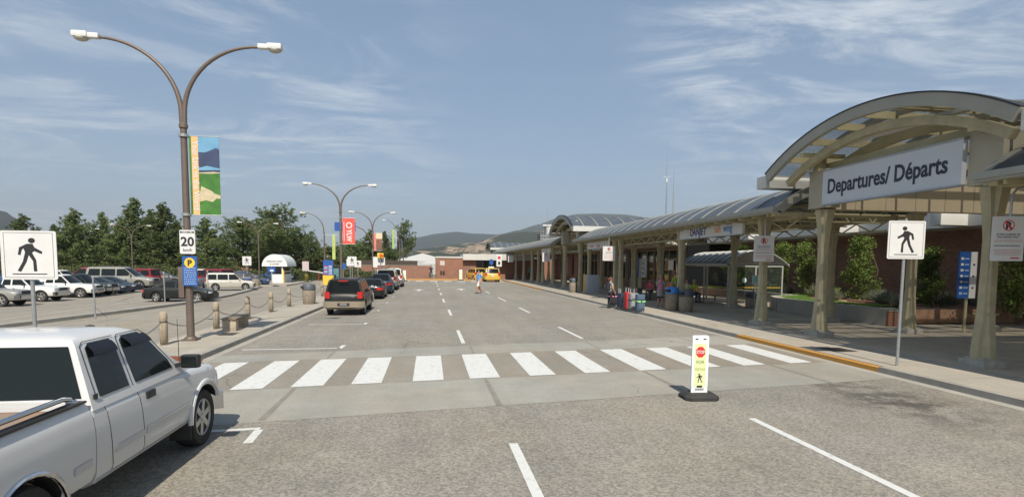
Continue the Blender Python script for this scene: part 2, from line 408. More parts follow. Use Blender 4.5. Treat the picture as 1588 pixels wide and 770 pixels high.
M_joint = mat('concrete_joint', (0.215,0.20,0.172), 0.9, var=0.2, vscale=5, coord='World')
mb = MB()
for x in (-2.75, 1.25, 5.2, 8.9):
    mb.add([(x-.05,9.66+xy(x),.016),(x+.07,9.66+xy(x),.016),(x+.03,12.0+xy(x),.016),(x-.05,12.0+xy(x),.016)], [(0,1,2,3)], M_joint)
    mb.add([(x-.03,15.6+xy(x),.016),(x+.03,15.6+xy(x),.016),(x+.03,16.9+.18*x,.016),(x-.03,16.9+.18*x,.016)], [(0,1,2,3)], M_joint)
struct(mb.build('concrete_joints', fix=False))
mb = MB()
near = [(-5.2,-4.62),(-4.02,-3.40),(-2.87,-2.23),(-1.67,-1.04),(-0.38,.30),(.89,1.59),(2.30,2.94),(3.68,4.34),(5.13,5.86),(6.68,7.42),(8.12,8.8),(9.6,10.3)]
for a, b in near:
    mb.add([(a,12.12+xy(a),.017),(b,12.12+xy(b),.017),(b,15.42+xy(b),.017),(a,15.42+xy(a),.017)], [(0,1,2,3)], M_line)
struct(mb.build('crosswalk_stripes', fix=False))
mb = MB()
def line(x0, y0, x1, y1, w=0.12, m=M_line, z=0.0125):
    d = Vector((x1-x0, y1-y0, 0)).normalized(); n = Vector((-d.y, d.x, 0))*w/2
    a = Vector((x0,y0,z)); b = Vector((x1,y1,z)); mb.add([a-n,b-n,b+n,a+n], [(0,1,2,3)], m)
for x, y0, y1 in [(5.45,3.2,8.5),(5.31,18.6,22.2),(5.29,28.8,32.2),(5.25,37.8,42.2),(5.2,48,51.5),(5.2,58,61),
                  (1.2,3.6,7.7),(1.08,17.8,21.3),(1.05,27.5,31),(.95,36.8,40.4),(.92,45.5,49),(.9,54,57),(.88,62,65),(.85,69,72),(.85,75,78)]:
    line(x, y0, x-.01, y1, .13)
for y, x0, x1, ty in [(17.0,-5.5,-2.7,17.7),(23.7,-5.0,-2.75,24.3),(8.8,-3.4,-2.62,8.15),(30.2,-4,-2.8,30.8),(36.3,-4,-2.8,36.9),(42.5,-4,-2.8,43.1),(48.8,-4,-2.8,49.4),(55,-4,-2.8,55.6)]:
    line(x0, y, x1, y+.06, .11); line(x1, y, x1+.03, ty, .13)
for x in [i*2.0 for i in range(-8, 6)]: line(x, 80.5, x+1.1, 80.5, 2.4)          # far zebra
line(4, 75.6, 10.6, 75.9, .3)
for cx, cy in [(-1.05,52),(3.1,53.5)]:
    mb.add([(cx-.12,cy,.0125),(cx+.12,cy,.0125),(cx+.12,cy+2.6,.0125),(cx-.12,cy+2.6,.0125)], [(0,1,2,3)], M_line)
    mb.add([(cx-.55,cy+1.6,.0165),(cx+.55,cy+1.6,.0165),(cx,cy+3.4,.0165)], [(0,1,2)], M_line)
# lot lane edge lines and stall hatching (worn)
for i in range(16):
    t = i/15; line(-24+6*t, 26+12*t, -23.2+6*t, 26.3+12*t, .12, M_line_old)
for i in range(12): line(-21.6-.0*i, 30+2.9*i, -28, 30+2.9*i, .1, M_line_old)
line(-18.2, 26, -18.4, 55, .1, M_line_old)
struct(mb.build('road_markings', fix=False))
# patched manhole covers, oil spots
M_iron = mat('cast_iron', (0.07,0.062,0.05), 0.7, 0.4, var=0.2, vscale=20)
# kerbs and sidewalks
mb = MB()
M_kerb = mat('kerb_concrete', (0.30,0.285,0.25), 0.85, var=0.2, vscale=2.2, coord='World', fine=(60,.1))
M_gut = mat('gutter_concrete', (0.33,0.315,0.275), 0.85, var=0.12, vscale=1.5, coord='World')
mb.box((11.0,-12,0), (11.18,11.95,.15), M_kerb); mb.box((11.0,18.3,0), (11.18,53.8,.15), M_kerb)
mb.box((11.0,11.95,0), (11.18,18.3,.13), M_kerbyellow); mb.box((11.0,53.8,0), (11.18,84,.15), M_kerbyellow)
mb.box((10.72,-12,.0), (10.998,84,.014), M_gut)
struct(mb.build('kerb'))
slab('sidewalk', [(11.18,-12),(13.25,-12),(13.25,84),(11.18,84)], 0, .148, M_sidewalk)
slab('plaza_paving', [(13.25,-12),(45,-12),(45,88),(13.25,84)], 0, .146, M_plaza)
mb = MB()
for k in range(45):
    y = -8+2.05*k; mb.box((11.2,y,.148), (13.23,y+.018,.1515), M_joint)
mb.box((11.62,14.2,.148), (12.4,15.0,.153), M_iron)
struct(mb.build('sidewalk_joints'))
slab('painted_sun_patch', [(19.5,13.8),(27,14.3),(27,16.6),(22.5,16.4)], .14, .15, M_sidewalk)  # patch of sunlight on the plaza, put in as sidewalk concrete colour
# left island
mb = MB(); mb.box((-6.12,-12,0), (-5.95,84,.15), M_kerb); mb.box((-8.15,-12,0), (-8.0,84,.15), M_kerb)
mb.box((-5.948,-12,0), (-5.70,84,.013), M_gut); struct(mb.build('island_kerb'))
slab('island_sidewalk', [(-8.0,-12),(-6.12,-12),(-6.12,84),(-8.0,84)], 0, .148, M_sidewalk)
mb = MB()
for k in range(45):
    y = -8+2.05*k; mb.box((-7.98,y,.148), (-6.14,y+.018,.1515), M_joint)
mb.box((-7.0,19.3,.148), (-6.5,20.0,.153), M_iron)
struct(mb.build('island_joints'))
# concrete lane divider between exit lane and lot: low kerb
pts = [(-15.9,8),(-16.2,23),(-15.2,30),(-14.6,36),(-14.9,43),(-15.7,50),(-17.1,58.5)]
mb = MB()
for (a, b) in zip(pts, pts[1:]): mb.bar((a[0],a[1],.075), (b[0],b[1],.075), .55, .15, M_kerb)
struct(mb.build('lot_kerb'))
slab('booth_island', [(-20.8,60.5),(-15.3,62),(-15.5,76),(-21,76)], 0, .14, M_sidewalk)
slab('far_verge', [(-14,85.5),(10.5,85.5),(10.5,90.5),(-14,90.5)], 0, .12, mat('orange_dirt', (0.38,0.22,0.10), .95, var=.3, vscale=.6, coord='World'))
slab('far_kerb', [(-8,84.9),(11,84.9),(11,85.5),(-8,85.5)], 0, .15, M_kerbyellow)

# ------------------------------------------------------------------ hills
def hill(name, prof, Y, depth, m, amp, seed):
    rnd = np.random.RandomState(seed); mb = MB(); pts = [atY(px, py, Y) for px, py in prof]
    ph = rnd.rand(8)*6.28
    def crest(x):
        if x <= pts[0].x: return pts[0].z
        for a, b in zip(pts, pts[1:]):
            if x <= b.x:
                t = (x-a.x)/(b.x-a.x); t = t*t*(3-2*t)*0.5+t*0.5; return a.z+(b.z-a.z)*t
        return pts[-1].z
    x0, x1 = pts[0].x, pts[-1].x
    def fn(u, v):
        x = x0+(x1-x0)*u; h = max(crest(x), 0); s = math.sin(v*PI/2)
        y = Y-depth*(1-v)
        n = sum(math.sin(x*k/amp[1]*(1+.3*i)+y*k/amp[1]*.7+ph[i])/(k) for i, k in enumerate((1, 2.3, 4.1, 7.7, 13.1)))
        n2 = math.sin(x/60.+ph[5])*math.sin(y/75.+ph[6])
        return (x*(y/Y)**0.35, y, h*(s**1.25)+n*amp[0]*math.sin(v*PI)*1.0+(n+n2*.4)*amp[0]*.10*(v > .99)-3*(1-v))
    mb.grid(fn, 220, 36, m); 
    mb.grid(lambda u, v: Vector(fn(u, 1))+Vector((0, 400*v, -h_back(fn(u, 1)[2])*v)), 220, 1, m)
    return struct(mb.build(name))
def h_back(z): return z+5
def hill_mat(name, forest, dry, thr, sc):
    m = bpy.data.materials.new(name); m.use_nodes = True; nt = m.node_tree; b = nt.nodes['Principled BSDF']; b.inputs['Roughness'].default_value = 1.0; b.inputs['Specular IOR Level'].default_value = 0.1
    g = nt.nodes.new('ShaderNodeNewGeometry'); n = nt.nodes.new('ShaderNodeTexNoise'); n.inputs['Scale'].default_value = sc; n.inputs['Detail'].default_value = 8; n.inputs['Roughness'].default_value = 0.65
    mp_ = nt.nodes.new('ShaderNodeMapping'); mp_.inputs['Scale'].default_value = (1, .6, 3.0); nt.links.new(g.outputs['Position'], mp_.inputs[0]); nt.links.new(mp_.outputs[0], n.inputs['Vector'])
    r = nt.nodes.new('ShaderNodeMapRange'); r.inputs['From Min'].default_value = thr; r.inputs['From Max'].default_value = thr+.05; nt.links.new(n.outputs['Fac'], r.inputs['Value'])
    n2 = nt.nodes.new('ShaderNodeTexNoise'); n2.inputs['Scale'].default_value = .06; n2.inputs['Detail'].default_value = 4; nt.links.new(g.outputs['Position'], n2.inputs['Vector'])
    r2 = nt.nodes.new('ShaderNodeMapRange'); r2.inputs['From Min'].default_value = .38; r2.inputs['From Max'].default_value = .52; nt.links.new(n2.outputs['Fac'], r2.inputs['Value'])
    k = nt.nodes.new('ShaderNodeMath'); k.operation = 'MULTIPLY'; nt.links.new(r.outputs[0], k.inputs[0]); nt.links.new(r2.outputs[0], k.inputs[1])
    mx = nt.nodes.new('ShaderNodeMixRGB'); mx.inputs[1].default_value = (*forest,1); mx.inputs[2].default_value = (*dry,1); nt.links.new(k.outputs[0], mx.inputs[0])
    nt.links.new(mx.outputs[0], b.inputs['Base Color']); return m
M_far = hill_mat('far_forest', (0.022,0.032,0.022), (0.12,0.10,0.06), .60, .0016)
M_near = hill_mat('near_hill', (0.026,0.034,0.018), (0.36,0.26,0.17), .50, .0040)
hill('far_mountains', [(430,392),(520,385),(600,376),(640,369),(680,362),(705,360),(735,363),(770,365),(800,358),(830,350),(860,340),(890,334),(925,332),(960,333),(1000,338),(1060,350),(1130,362),(1250,378),(1400,392)], 5200, 1700, M_far, (14, 420), 3)
hill('near_hills', [(520,405),(600,396),(650,386),(700,379),(740,376),(775,366),(805,362),(840,361),(880,364),(930,370),(1000,378),(1100,392),(1250,403)], 2600, 1100, M_near, (16, 180), 5)
hill('left_hill', [(-260,330),(-160,318),(-80,316),(-20,322),(8,328),(22,337),(36,346),(60,362),(110,380),(190,394),(260,403)], 2600, 1000, M_far, (12, 170), 9)

# ------------------------------------------------------------------ terminal and canopies
M_glassroof = mat('tinted_roof_glazing', (0.085,0.10,0.115), 0.38, spec=0.3, alpha=0.93, var=0.25, vscale=0.7, coord='World')
M_archglass = mat('teal_roof_glazing', (0.13,0.17,0.165), 0.35, spec=0.2, alpha=0.45, var=0.15, vscale=0.8, coord='World')
M_rib = mat('grey_aluminium_rib', (0.30,0.30,0.265), 0.5, 0.2, var=0.1, vscale=2)
M_fasciagrey = mat('fascia_grey', (0.31,0.30,0.25), 0.5, 0.1, var=0.1, vscale=1)
M_tan = mat('tan_stucco_panel', (0.50,0.43,0.30), 0.75, var=0.08, vscale=.8, coord='World', fine=(50,.04))
M_pier = mat('pier_cladding', (0.36,0.335,0.26), .6, var=.08, vscale=1.2, coord='World')
M_whitepanel = mat('white_fascia_panel', (0.50,0.50,0.47), 0.6, var=0.07, vscale=.7, coord='World')
M_darkglass = mat('dark_window_glass', (0.012,0.014,0.015), 0.06, spec=0.7)
M_mullion = mat('bronze_mullion', (0.30,0.27,0.19), 0.5, 0.2)
M_foot = mat('column_footing', (0.38,0.36,0.31), .9, var=.2, vscale=4, fine=(50,.1))

def col_mesh(h):
    mb = MB(); prof = [(0,.74),(.5,.60),(1.28,.42),(1.3,.40),(2.4,.36),(3.15,.36),(3.7,.46),(h,.72)]
    rings = []
    for z, w in prof:
        w /= 2; a = .115 if z < 3.2 else .115+.05*(z-3.2)/(h-3.2)
        k = w*.62
        rings.append([(w,-a,z),(w,a,z),(k,a+.03,z),(a+.03,k,z),(a,w,z),(-a,w,z),(-a-.03,k,z),(-k,a+.03,z),(-w,a,z),(-w,-a,z),(-k,-a-.03,z),(-a-.03,-k,z),(-a,-w,z),(a,-w,z),(a+.03,-k,z),(k,-a-.03,z)])
    vs = [p for r in rings for p in r]; n = 16
    fs = [(i*n+k, i*n+(k+1)%n, (i+1)*n+(k+1)%n, (i+1)*n+k) for i in range(len(rings)-1) for k in range(n)]
    fs += [tuple(range(n))[::-1], tuple((len(rings)-1)*n+k for k in range(n))]
    mb.add(vs, fs, M_olive); mb.box((-.225,-.225,1.275),(.225,.225,1.30), M_olive)
    return mb.mesh('column')
def foot_mesh():
    mb = MB(); mb.cbox((0,0,.07),(.84,.84,.2), M_foot, .03); mb.cbox((0,0,.19),(.62,.62,.06), M_foot, .01); return mb.mesh('footing')
ME_COL = col_mesh(4.42); ME_FOOT = foot_mesh()
def column(parent, x, y, s=1.0):
    o = bpy.data.objects.new('column', ME_COL); COL.objects.link(o); o.parent = parent; o.location = (x, y, .18); o.scale = (s*.80, s*.80, 1)
    f = bpy.data.objects.new('footing', ME_FOOT); COL.objects.link(f); f.parent = o; f.location = (0, 0, -.03)
    return o

XC, HC, ZE, SAG = 15.85, 3.15, 4.75, 1.15
RC = (HC*HC+SAG*SAG)/(2*SAG); ZC = ZE+SAG-RC; AM = math.asin(HC/RC)
def vault(u, r=0.0):
    t = -AM+2*AM*u; return (XC+(RC+r)*math.sin(t), ZC+(RC+r)*math.cos(t))
def canopy(y0, y1, label, front, back, nfar=0):
    t = thing('canopy', label, 'canopy', (0,0,0))
    L = y1-y0
    mb = MB(); mb.grid(lambda u, v: (vault(u)[0], y0+L*v, vault(u)[1]), 16, max(2, int(L/3)), M_glassroof)
    mb.grid(lambda u, v: (vault(u, -.035)[0], y0+L*v, vault(u, -.035)[1]), 16, max(2, int(L/3)), M_glassroof)
    mb.build('roof_glazing', t, fix=False)
    mb = MB(); n = int(round(L/1.42))
    for i in range(n+1):
        y = y0+L*i/n; w = .05 if 0 < i < n else .1; hh = .05 if 0 < i < n else .26
        for k in range(12):
            (xa, za), (xb, zb) = vault(k/12, .03), vault((k+1)/12, .03)
            (xc, zc_), (xd, zd) = vault((k+1)/12, -.03-hh), vault(k/12, -.03-hh)
            mb.add([(xa,y-w,za),(xb,y-w,zb),(xc,y-w,zc_),(xd,y-w,zd),(xa,y+w,za),(xb,y+w,zb),(xc,y+w,zc_),(xd,y+w,zd)],
                   [(0,1,2,3),(7,6,5,4),(0,4,5,1),(1,5,6,2),(2,6,7,3),(3,7,4,0)], M_rib)
    for k in (3, 6, 9):
        x, z = vault(k/12, -.1); mb.box((x-.05,y0,z-.06),(x+.05,y1,z+.04), M_olive)
    mb.build('rib', t).name = 'roof_ribs'
    mb = MB(); mb.box((12.58,y0-.12,4.66),(12.74,y1+.12,4.82), M_rib); mb.box((12.62,y0-.1,4.60),(12.95,y1+.1,4.659), M_fasciagrey)
    mb.build('front_gutter', t)
    mb = MB(); mb.box((18.96,y0-.1,4.62),(19.12,y1+.1,4.82), M_rib); mb.build('back_gutter', t)
    mb = MB()
    for x in (13.8, 17.9): mb.box((x-.11,y0+.05,4.42),(x+.11,y1-.05,4.66), M_olive)
    for ye in (y0+.1, y1-.3): mb.box((12.8,ye,4.50),(18.95,ye+.2,4.655), M_olive2)
    mb.build('beam', t)
    mb = MB(); n = int(L/.95)
    for i in range(n):          # outrigger brackets under the eave
        y = y0+.5+(L-1)*i/max(1, n-1); mb.bar((12.75,y,4.56),(14.9,y,4.50), .07, .13, M_olive2)
    mb.build('brackets', t)
    mb = MB(); n = int(L/1.9)
    for i in range(n):          # open lattice trusses across
        y = y0+.6+(L-1.2)*i/max(1, n-1)
        mb.bar((13.8,y,4.36),(17.9,y,4.36), .06, .06, M_olive2); mb.bar((13.2,y,4.9),(18.5,y,4.9), .06, .06, M_olive2)
        for k in range(8):
            x = 13.8+.512*k
            mb.bar((x,y,4.36 if k % 2 else 4.9),(x+.512,y,4.9 if k % 2 else 4.36), .04, .04, M_olive2)
    for x in (13.95, 17.75):
        m_ = int(L/.8)
        for k in range(m_):
            ya = y0+.3+(L-.6)*k/m_; yb = y0+.3+(L-.6)*(k+1)/m_
            mb.bar((x,ya,4.05 if k % 2 else 4.4),(x,yb,4.4 if k % 2 else 4.05), .045, .045, M_olive2)
        mb.box((x-.03,y0+.3,4.02),(x+.03,y1-.3,4.08), M_olive2)
    mb.build('lattice_truss', t)
    for y in front: column(t, 13.8, y)
    for y in back: column(t, 17.9, y)
    return t
can1 = canopy(19.0, 48.0, 'long curved glazed canopy between the big departures arch and the middle arch', [21.2,28.8,38.5,39.7,46.6], [22.4,30.4,40.8,46.8])
canopy(-3.0, 11.2, 'tip of a curved glazed canopy at the right edge, overlapping the departures sign', [5.2,-1], [5.6])
canopy(57.5, 116.5, 'farthest long run of low curved canopy beyond the middle arch, above the taxis', [60.9,66.5,69.3,73.8,80.5,88,96.9,106.8], [63.7,73,82,95,108])

def portal(yc, label, xback, half=4.45, sag=1.27, zs=5.95, sign=False, s=1.0, glass=None):
    glass = glass or M_glassroof
    t = thing('entrance_arch', label, 'arch canopy', (0,0,0))
    Rr = (half*half+sag*sag)/(2*sag); zc = zs+sag-Rr; am = math.asin(half/Rr)
    def a(u, r=0.): th = -am+2*am*u; return (yc+(Rr+r)*math.sin(th), zc+(Rr+r)*math.cos(th))
    def arcband(mb, x0, x1, r0, r1, m_, n=24, u0=0., u1=1.):
        for k in range(n):
            ua = u0+(u1-u0)*k/n; ub = u0+(u1-u0)*(k+1)/n
            q = [a(ua, r0), a(ub, r0), a(ub, r1), a(ua, r1)]
            mb.add([(x0,y,z) for y, z in q]+[(x1,y,z) for y, z in q], [(0,1,2,3),(7,6,5,4),(0,4,5,1),(2,6,7,3)]+([(0,3,7,4)] if k == 0 else [])+([(1,5,6,2)] if k == n-1 else []), m_)
    mb = MB(); mb.grid(lambda u, v: (12.6+(xback-12.6)*v, *a(u)), 24, 8, glass); mb.grid(lambda u, v: (12.6+(xback-12.6)*v, *a(u, -.04)), 24, 8, glass)
    mb.build('roof_glazing', t, fix=False)
    mb = MB(); arcband(mb, 12.45, 12.6, .1, -.22, M_fasciagrey); arcband(mb, 12.43, 12.62, .14, .1, M_black); mb.build('arch_fascia', t)
    mb = MB(); arcband(mb, 12.95, 13.15, -.42, -.66, M_olive, u0=.03, u1=.97); arcband(mb, 14.2, 14.4, -.42, -.72, M_olive2, u0=.03, u1=.97); mb.build('arch_rib', t)
    mb = MB(); x = 13.6
    while x < xback:
        arcband(mb, x, x+.09, .05, -.16, M_fasciagrey, 18); x += 1.35
    mb.build('roof_ribs', t)
    mb = MB()
    for k in range(1, 8):
        y, z = a(k/8, -.18); mb.box((12.6,y-.04,z-.07),(xback,y+.04,z+.14), M_olive2 if k % 3 else M_olive)
    mb.build('purlins', t)
    for sgn in (-1, 1):
        mb = MB(); y = yc+sgn*(half+.35); mb.box((12.5,y-.3,5.55),(xback,y+.3,6.0), M_whitepanel); mb.build('gutter_beam', t)
    mb = MB()
    for sgn in (-1, 1):
        y = yc+sgn*2.95
        mb.box((13.45,y-.42*s,4.66),(14.05,y+.42*s,5.92), M_pier)
        mb.box((14.05,y-.2,4.62),(xback,y+.2,5.80), M_tan)
        for k in range(int((xback-14)/1.2)): mb.box((14.8+1.2*k,y-.212,4.62),(14.815+1.2*k,y+.212,5.80), M_fasciagrey)
        mb.box((13.42,y-.45*s,5.921),(14.09,y+.45*s,5.97), M_pier)
    mb.build('pier_block', t)
    mb = MB()
    for sgn in (-1, 1):
        y = yc+sgn*2.95; mb.box((13.35,y-.14,5.92),(13.65,y+.14,a(.5+sgn*.33, -.3)[1]), M_olive)
        mb.box((13.0,y-.1,5.92),(13.12,y+.1,a(.5+sgn*.33, -.5)[1]), M_olive2)
    mb.box((13.72,yc-2.9,5.98),(13.98,yc+2.9,6.2), M_olive2); mb.box((13.2,yc-3.2,6.52),(13.42,yc+1.6,6.64), M_whitepanel)
    mb.box((12.6,yc-1.5,6.92),(14.2,yc-1.3,7.06), M_olive2); mb.box((12.6,yc+2.6,6.35),(14.2,yc+2.78,6.47), M_olive2)
    mb.build('tie_beam', t)
    for x in (13.8, 17.9, 21.9):
        for sgn in (-1, 1): column(t, x, yc+sgn*2.95+(.12*(x-13.8) if x > 14 else 0))
    return t
por1 = portal(14.75, 'large arched glass roof over the departures entrance, carrying the bilingual sign', 27, glass=M_archglass)
portal(52.4, 'smaller looking arched glass roof halfway along the terminal, beyond the luggage', 30)
portal(119.5, 'farthest small arched roof at the end of the terminal canopy', 30)
# departures sign
t = thing('departures_sign', 'long pale grey sign board with black bilingual lettering across the big arch', 'sign', (13.30,14.75,4.72))
mb = MB(); mb.box((0,-2.50,0),(.14,2.50,1.12), mat('sign_board_grey', (0.50,0.53,0.57), .35, var=.04, vscale=1)); mb.build('board', t)
mb = MB(); mb.box((-.03,-2.53,-.04),(.14,2.53,-.001), M_steel); mb.box((-.03,-2.53,1.121),(.14,2.53,1.16), M_steel); mb.build('frame', t)
M_ink = mat('navy_letters', (0.02,0.027,0.05), .5)
mb = MB(); text_mb(mb, 'Departures/ Départs', .66, M_ink, (-.006,2.26,.36), (0,-1,0), (0,0,1), .003, .016, fit=4.35); mb.build('lettering', t, fix=False)

# airline boards under canopy 1
def board(name, label, x, y0, y1, z0, z1, fill, cat='sign'):
    t = thing(name, label, cat, (x, (y0+y1)/2, z0)); h = (y1-y0)/2
    mb = MB(); mb.box((0,-h,0),(.12,h,z1-z0), M_signwhite); mb.box((-.02,-h-.03,-.03),(.14,h+.03,-.001), M_steel); mb.box((-.02,-h-.03,z1-z0+.001),(.14,h+.03,z1-z0+.03), M_steel)
    mb.build('board', t); mb = MB(); fill(mb, h, z1-z0); mb.build('lettering', t, fix=False); return t
M_navy = mat('airline_navy', (0.02,0.06,0.22), .5); M_orange = mat('airline_orange', (0.72,0.27,0.07), .5); M_lblue = mat('airline_blue', (0.04,0.2,0.5), .5)
def f1(mb, h, z):
    text_mb(mb, 'CANJET', .50, M_navy, (-.006,h-1.2,.13), (0,-1,0), (0,0,1), .003, .012, fit=1.75, shear=.12)
    mb.lathe([(.001,-.012),(.07,-.012),(.07,-.009)], M_red, 12, (0,h-1.55,.32), 'x')
    text_mb(mb, 'sun', .52, M_orange, (-.006,h-3.75,.16), (0,-1,0), (0,0,1), .003, .006, sx=.8)
    text_mb(mb, 'wing', .52, M_lblue, (-.006,h-4.55,.16), (0,-1,0), (0,0,1), .003, .006, sx=.8)
board('airline_sign', 'white board with blue and orange airline names hung between the canopy columns', 13.55, 22.45, 28.6, 4.02, 4.62, f1)
def f2(mb, h, z):
    text_mb(mb, 'A. Jazz', .36, M_red, (-.006,.2,.12), (0,-1,0), (0,0,1), .003, .006, sx=.9); mb.box((-.008,1.0,.16),(-.002,2.2,.3), mat('faded_red', (.5,.25,.25), .6)); mb.box((-.008,-1.9,.0),(-.002,-1.86,.57), M_steel)
board('airline_sign', 'white board with small red lettering hung above the woman with the backpack', 13.55, 40.7, 46.4, 3.93, 4.50, f2)
board('airline_sign', 'plain white board hung under the far canopy, left of the middle arch', 13.55, 61.2, 66.2, 3.95, 4.5, lambda mb, h, z: mb.box((-.006,-h+.3,.1),(-.002,-h+.34,.4), M_steel))
board('airline_sign', 'white board hung inside the middle arch over its doors', 17.6, 50.0, 55.0, 4.0, 4.55, lambda mb, h, z: mb.box((-.006,-h+.3,.1),(-.002,-h+.34,.4), M_steel))

# terminal
T = thing('terminal_building', 'long low brown brick terminal with pale fascia and dark windows behind the canopies', 'airport terminal', (0,0,0))
mb = MB(); mb.box((26,-5,0),(26.4,45,4.6), M_brickwall); mb.box((22,45,0),(22.3,118,1.0), M_brickred); mb.box((22,45,4.1),(22.3,118,4.4), M_brickwall)
mb.box((22,44.8,0),(26.2,45,4.6), M_darkglass); mb.box((22.0,44.72,0),(26,44.79,.5), M_brickwall); mb.box((26.4,-5,0),(60,118,4.5), M_brickwall)
for y in (58.9,68,80,84,92,100,108): mb.box((21.97,y,1.0),(22.28,y+(2.4 if y > 60 else .8),4.1), M_brickwall)
mb.build('wall', T)
mb = MB(); mb.box((24,-5,4.5),(24.4,45.2,5.32), M_whitepanel); mb.box((24.4,-5,4.5),(27,45.2,4.62), M_whitepanel); mb.box((20.8,45.3,4.45),(21.2,118,5.45), mat('cream_fascia', (0.42,0.40,0.31), .7, var=.1, vscale=.5, coord='World'))
mb.box((21.2,45.3,4.42),(60,118,4.56), M_whitepanel); mb.box((24.1,-5,5.33),(60,118,5.42), mat('roof_gravel', (.3,.29,.27), .95, var=.2, vscale=2))
mb.build('fascia', T)
for y in (22.8,29.2,37.8,47.0):
    mb = MB(); x = 23.3 if y < 45 else 20.3; mb.cbox((x,y-.9,4.93),(1.4,.55,.8), M_whitepanel, .02); mb.build('roof_scupper', T)
for i, (y0, y1) in enumerate([(45.2,51.9),(52.1,58.7),(59.9,67.8),(70.6,79.8),(86.6,91.8),(94.6,99.8),(102.6,107.8)]):
    mb = MB(); mb.box((22.1,y0,1.0 if i not in (1,2) else .15),(22.2,y1,4.1), M_darkglass); w = mb.build('window', T)
    mb = MB(); n = max(3, int((y1-y0)/1.5))
    for k in range(n+1): y = y0+(y1-y0)*k/n; mb.box((22.02,y-.035,1.0),(22.099,y+.035,4.1), M_mullion)
    for z in (1.03, 3.2, 4.05): mb.box((22.03,y0,z-.035),(22.095,y1,z+.035), M_mullion)
    mb.build('mullions', w)
mb = MB(); mb.box((22.0,47.5,2.2),(22.02,48.6,3.1), M_signwhite); mb.box((22.0,55.5,2.1),(22.02,57,3.2), M_signwhite); mb.build('window_notice', T)
# control-room block on the roof, with slatted screen
t = thing('rooftop_tower', 'grey slatted plant tower with white cap above the far canopy', 'tower', (33,150,0))
mb = MB(); mb.box((-2.6,0,0),(2.6,5,11.0), mat('slate_screen', (.12,.13,.14), .6)); mb.build('wall', t)
mb = MB()
for k in range(9): mb.box((-2.75,-.15,4+.78*k),(2.75,-.05,4.3+.78*k), M_steel)
for k in range(8): mb.box((-2.7+.76*k,-.2,4),(-2.6+.76*k,-.151,11.2), M_steel)
mb.build('screen', t)
mb = MB(); mb.box((-.9,.5,11.0),(2.6,4,13.2), M_whitepanel); mb.box((-2.0,.3,13.2),(2.9,4.2,13.6), M_signwhite); mb.build('cap', t)

# antennas
def antenna(x, y, z0, z1, label, arm):
    t = thing('antenna_mast', label, 'antenna', (x, y, 5.4))
    mb = MB(); mb.tube([(0,0,0),(0,0,(z0+z1)/2-5.4),(0,0,z1-5.4)], [.07,.05,.02], M_steel, 6); mb.tube([(.09,0,0),(.09,0,(z0+z1)/2-5.4)], .02, M_steel, 5)
    for k in range(10):
        z = (z0-5.4)*.5+k*.35; mb.bar((0,0,z),(.09,0,z+.25), .015, .015, M_steel)
    if arm: mb.bar((-.5,0,(z0+z1)/2-5.4),(.5,0,(z0+z1)/2-5.3), .04, .04, M_signwhite); mb.cbox((0,0,(z0+z1)/2-5.8),(.16,.16,.5), M_signwhite, .03)
    mb.build('mast', t); return t
antenna(30, 67.5, 9.3, 18.4, 'taller dark lattice antenna mast on the terminal roof', True)
antenna(30, 65.4, 9.3, 14.6, 'shorter pale antenna whip on the terminal roof, right of the tall mast', False)
antenna(24, 112, 7.5, 14.0, 'thin distant antenna pole above the far arch', False)

# terminal end wing across the road
t = thing('end_wing', 'red brown brick wing with white parapet closing the end of the road', 'building', (1,91.5,0))
mb = MB(); mb.box((0,0,0),(6.6,8,3.55), M_brickred); mb.box((10.2,1.5,0),(24,9,3.5), M_brickred); mb.box((4.6,-.02,0),(6.62,.4,3.3), M_brickwall); mb.build('wall', t)
mb = MB(); mb.box((-.1,-.1,3.5),(4.4,8,3.75), M_whitepanel); mb.box((4.4,-.9,3.2),(9.0,8,4.2), M_whitepanel); mb.box((9.02,-.6,3.2),(16,8,4.25), M_whitepanel); mb.build('parapet', t)
mb = MB(); mb.box((6.62,1.3,.1),(10.2,1.5,3.2), M_darkglass); w = mb.build('entrance_glass', t)
mb = MB()
for x in (6.7,7.8,8.9,10.0): mb.box((x,1.2,.1),(x+.08,1.299,3.2), M_mullion)
mb.build('mullions', w)
t = thing('brick_screen_wall', 'low dark brick wall in front of the white tents at the end of the road', 'wall', (-4.0,91,0))
mb = MB(); mb.box((-9,0,0),(4.1,.4,2.2), M_brickwall); mb.box((-9,.02,2.2),(2.0,.38,3.0), mat('dark_lattice', (.05,.04,.035), .8)); mb.build('wall', t)
mb = MB(); mb.box((-9.05,-.05,2.2),(2.05,-.001,2.26), M_fasciagrey); mb.build('coping', t)

# retaining walls and planting bed
t = thing('retaining_wall', 'low grey concrete wall with brick end beside the grass strip', 'wall', (0,0,0))
mb = MB(); pts = [(18.95,20.4),(18.75,24),(18.85,27.6),(20.0,29.9),(22.1,30.9),(22.4,38.5)]
for a_, b_ in zip(pts, pts[1:]): mb.bar((a_[0]+.3,a_[1]+.02,.5),(b_[0]+.3,b_[1]+.02,.5), .5, .74, M_conc)
mb.build('wall', t)
mb = MB(); mb.box((19.0,20.28,.14),(19.55,20.42,.78), M_brickred); mb.box((18.97,20.25,.78),(19.6,20.9,.88), M_conc); mb.build('brick_end', t)
t = thing('retaining_wall', 'curved stained brown retaining wall under the shrubs right of the walk signal pole', 'wall', (0,0,0))
M_stain = mat('stained_concrete', (0.24,0.20,0.15), .9, var=.3, vscale=1.3, col2=(0.26,0.13,0.08), coord='World', fine=(40,.08))
mb = MB(); pts = [(22.0,26.0),(22.2,23.6),(23.0,22.2),(24.5,21.3),(27.5,20.9),(33,20.8)]
for a_, b_ in zip(pts, pts[1:]): mb.bar((a_[0],a_[1],.52),(b_[0],b_[1],.52), .35, .78, M_stain)
mb.build('wall', t)
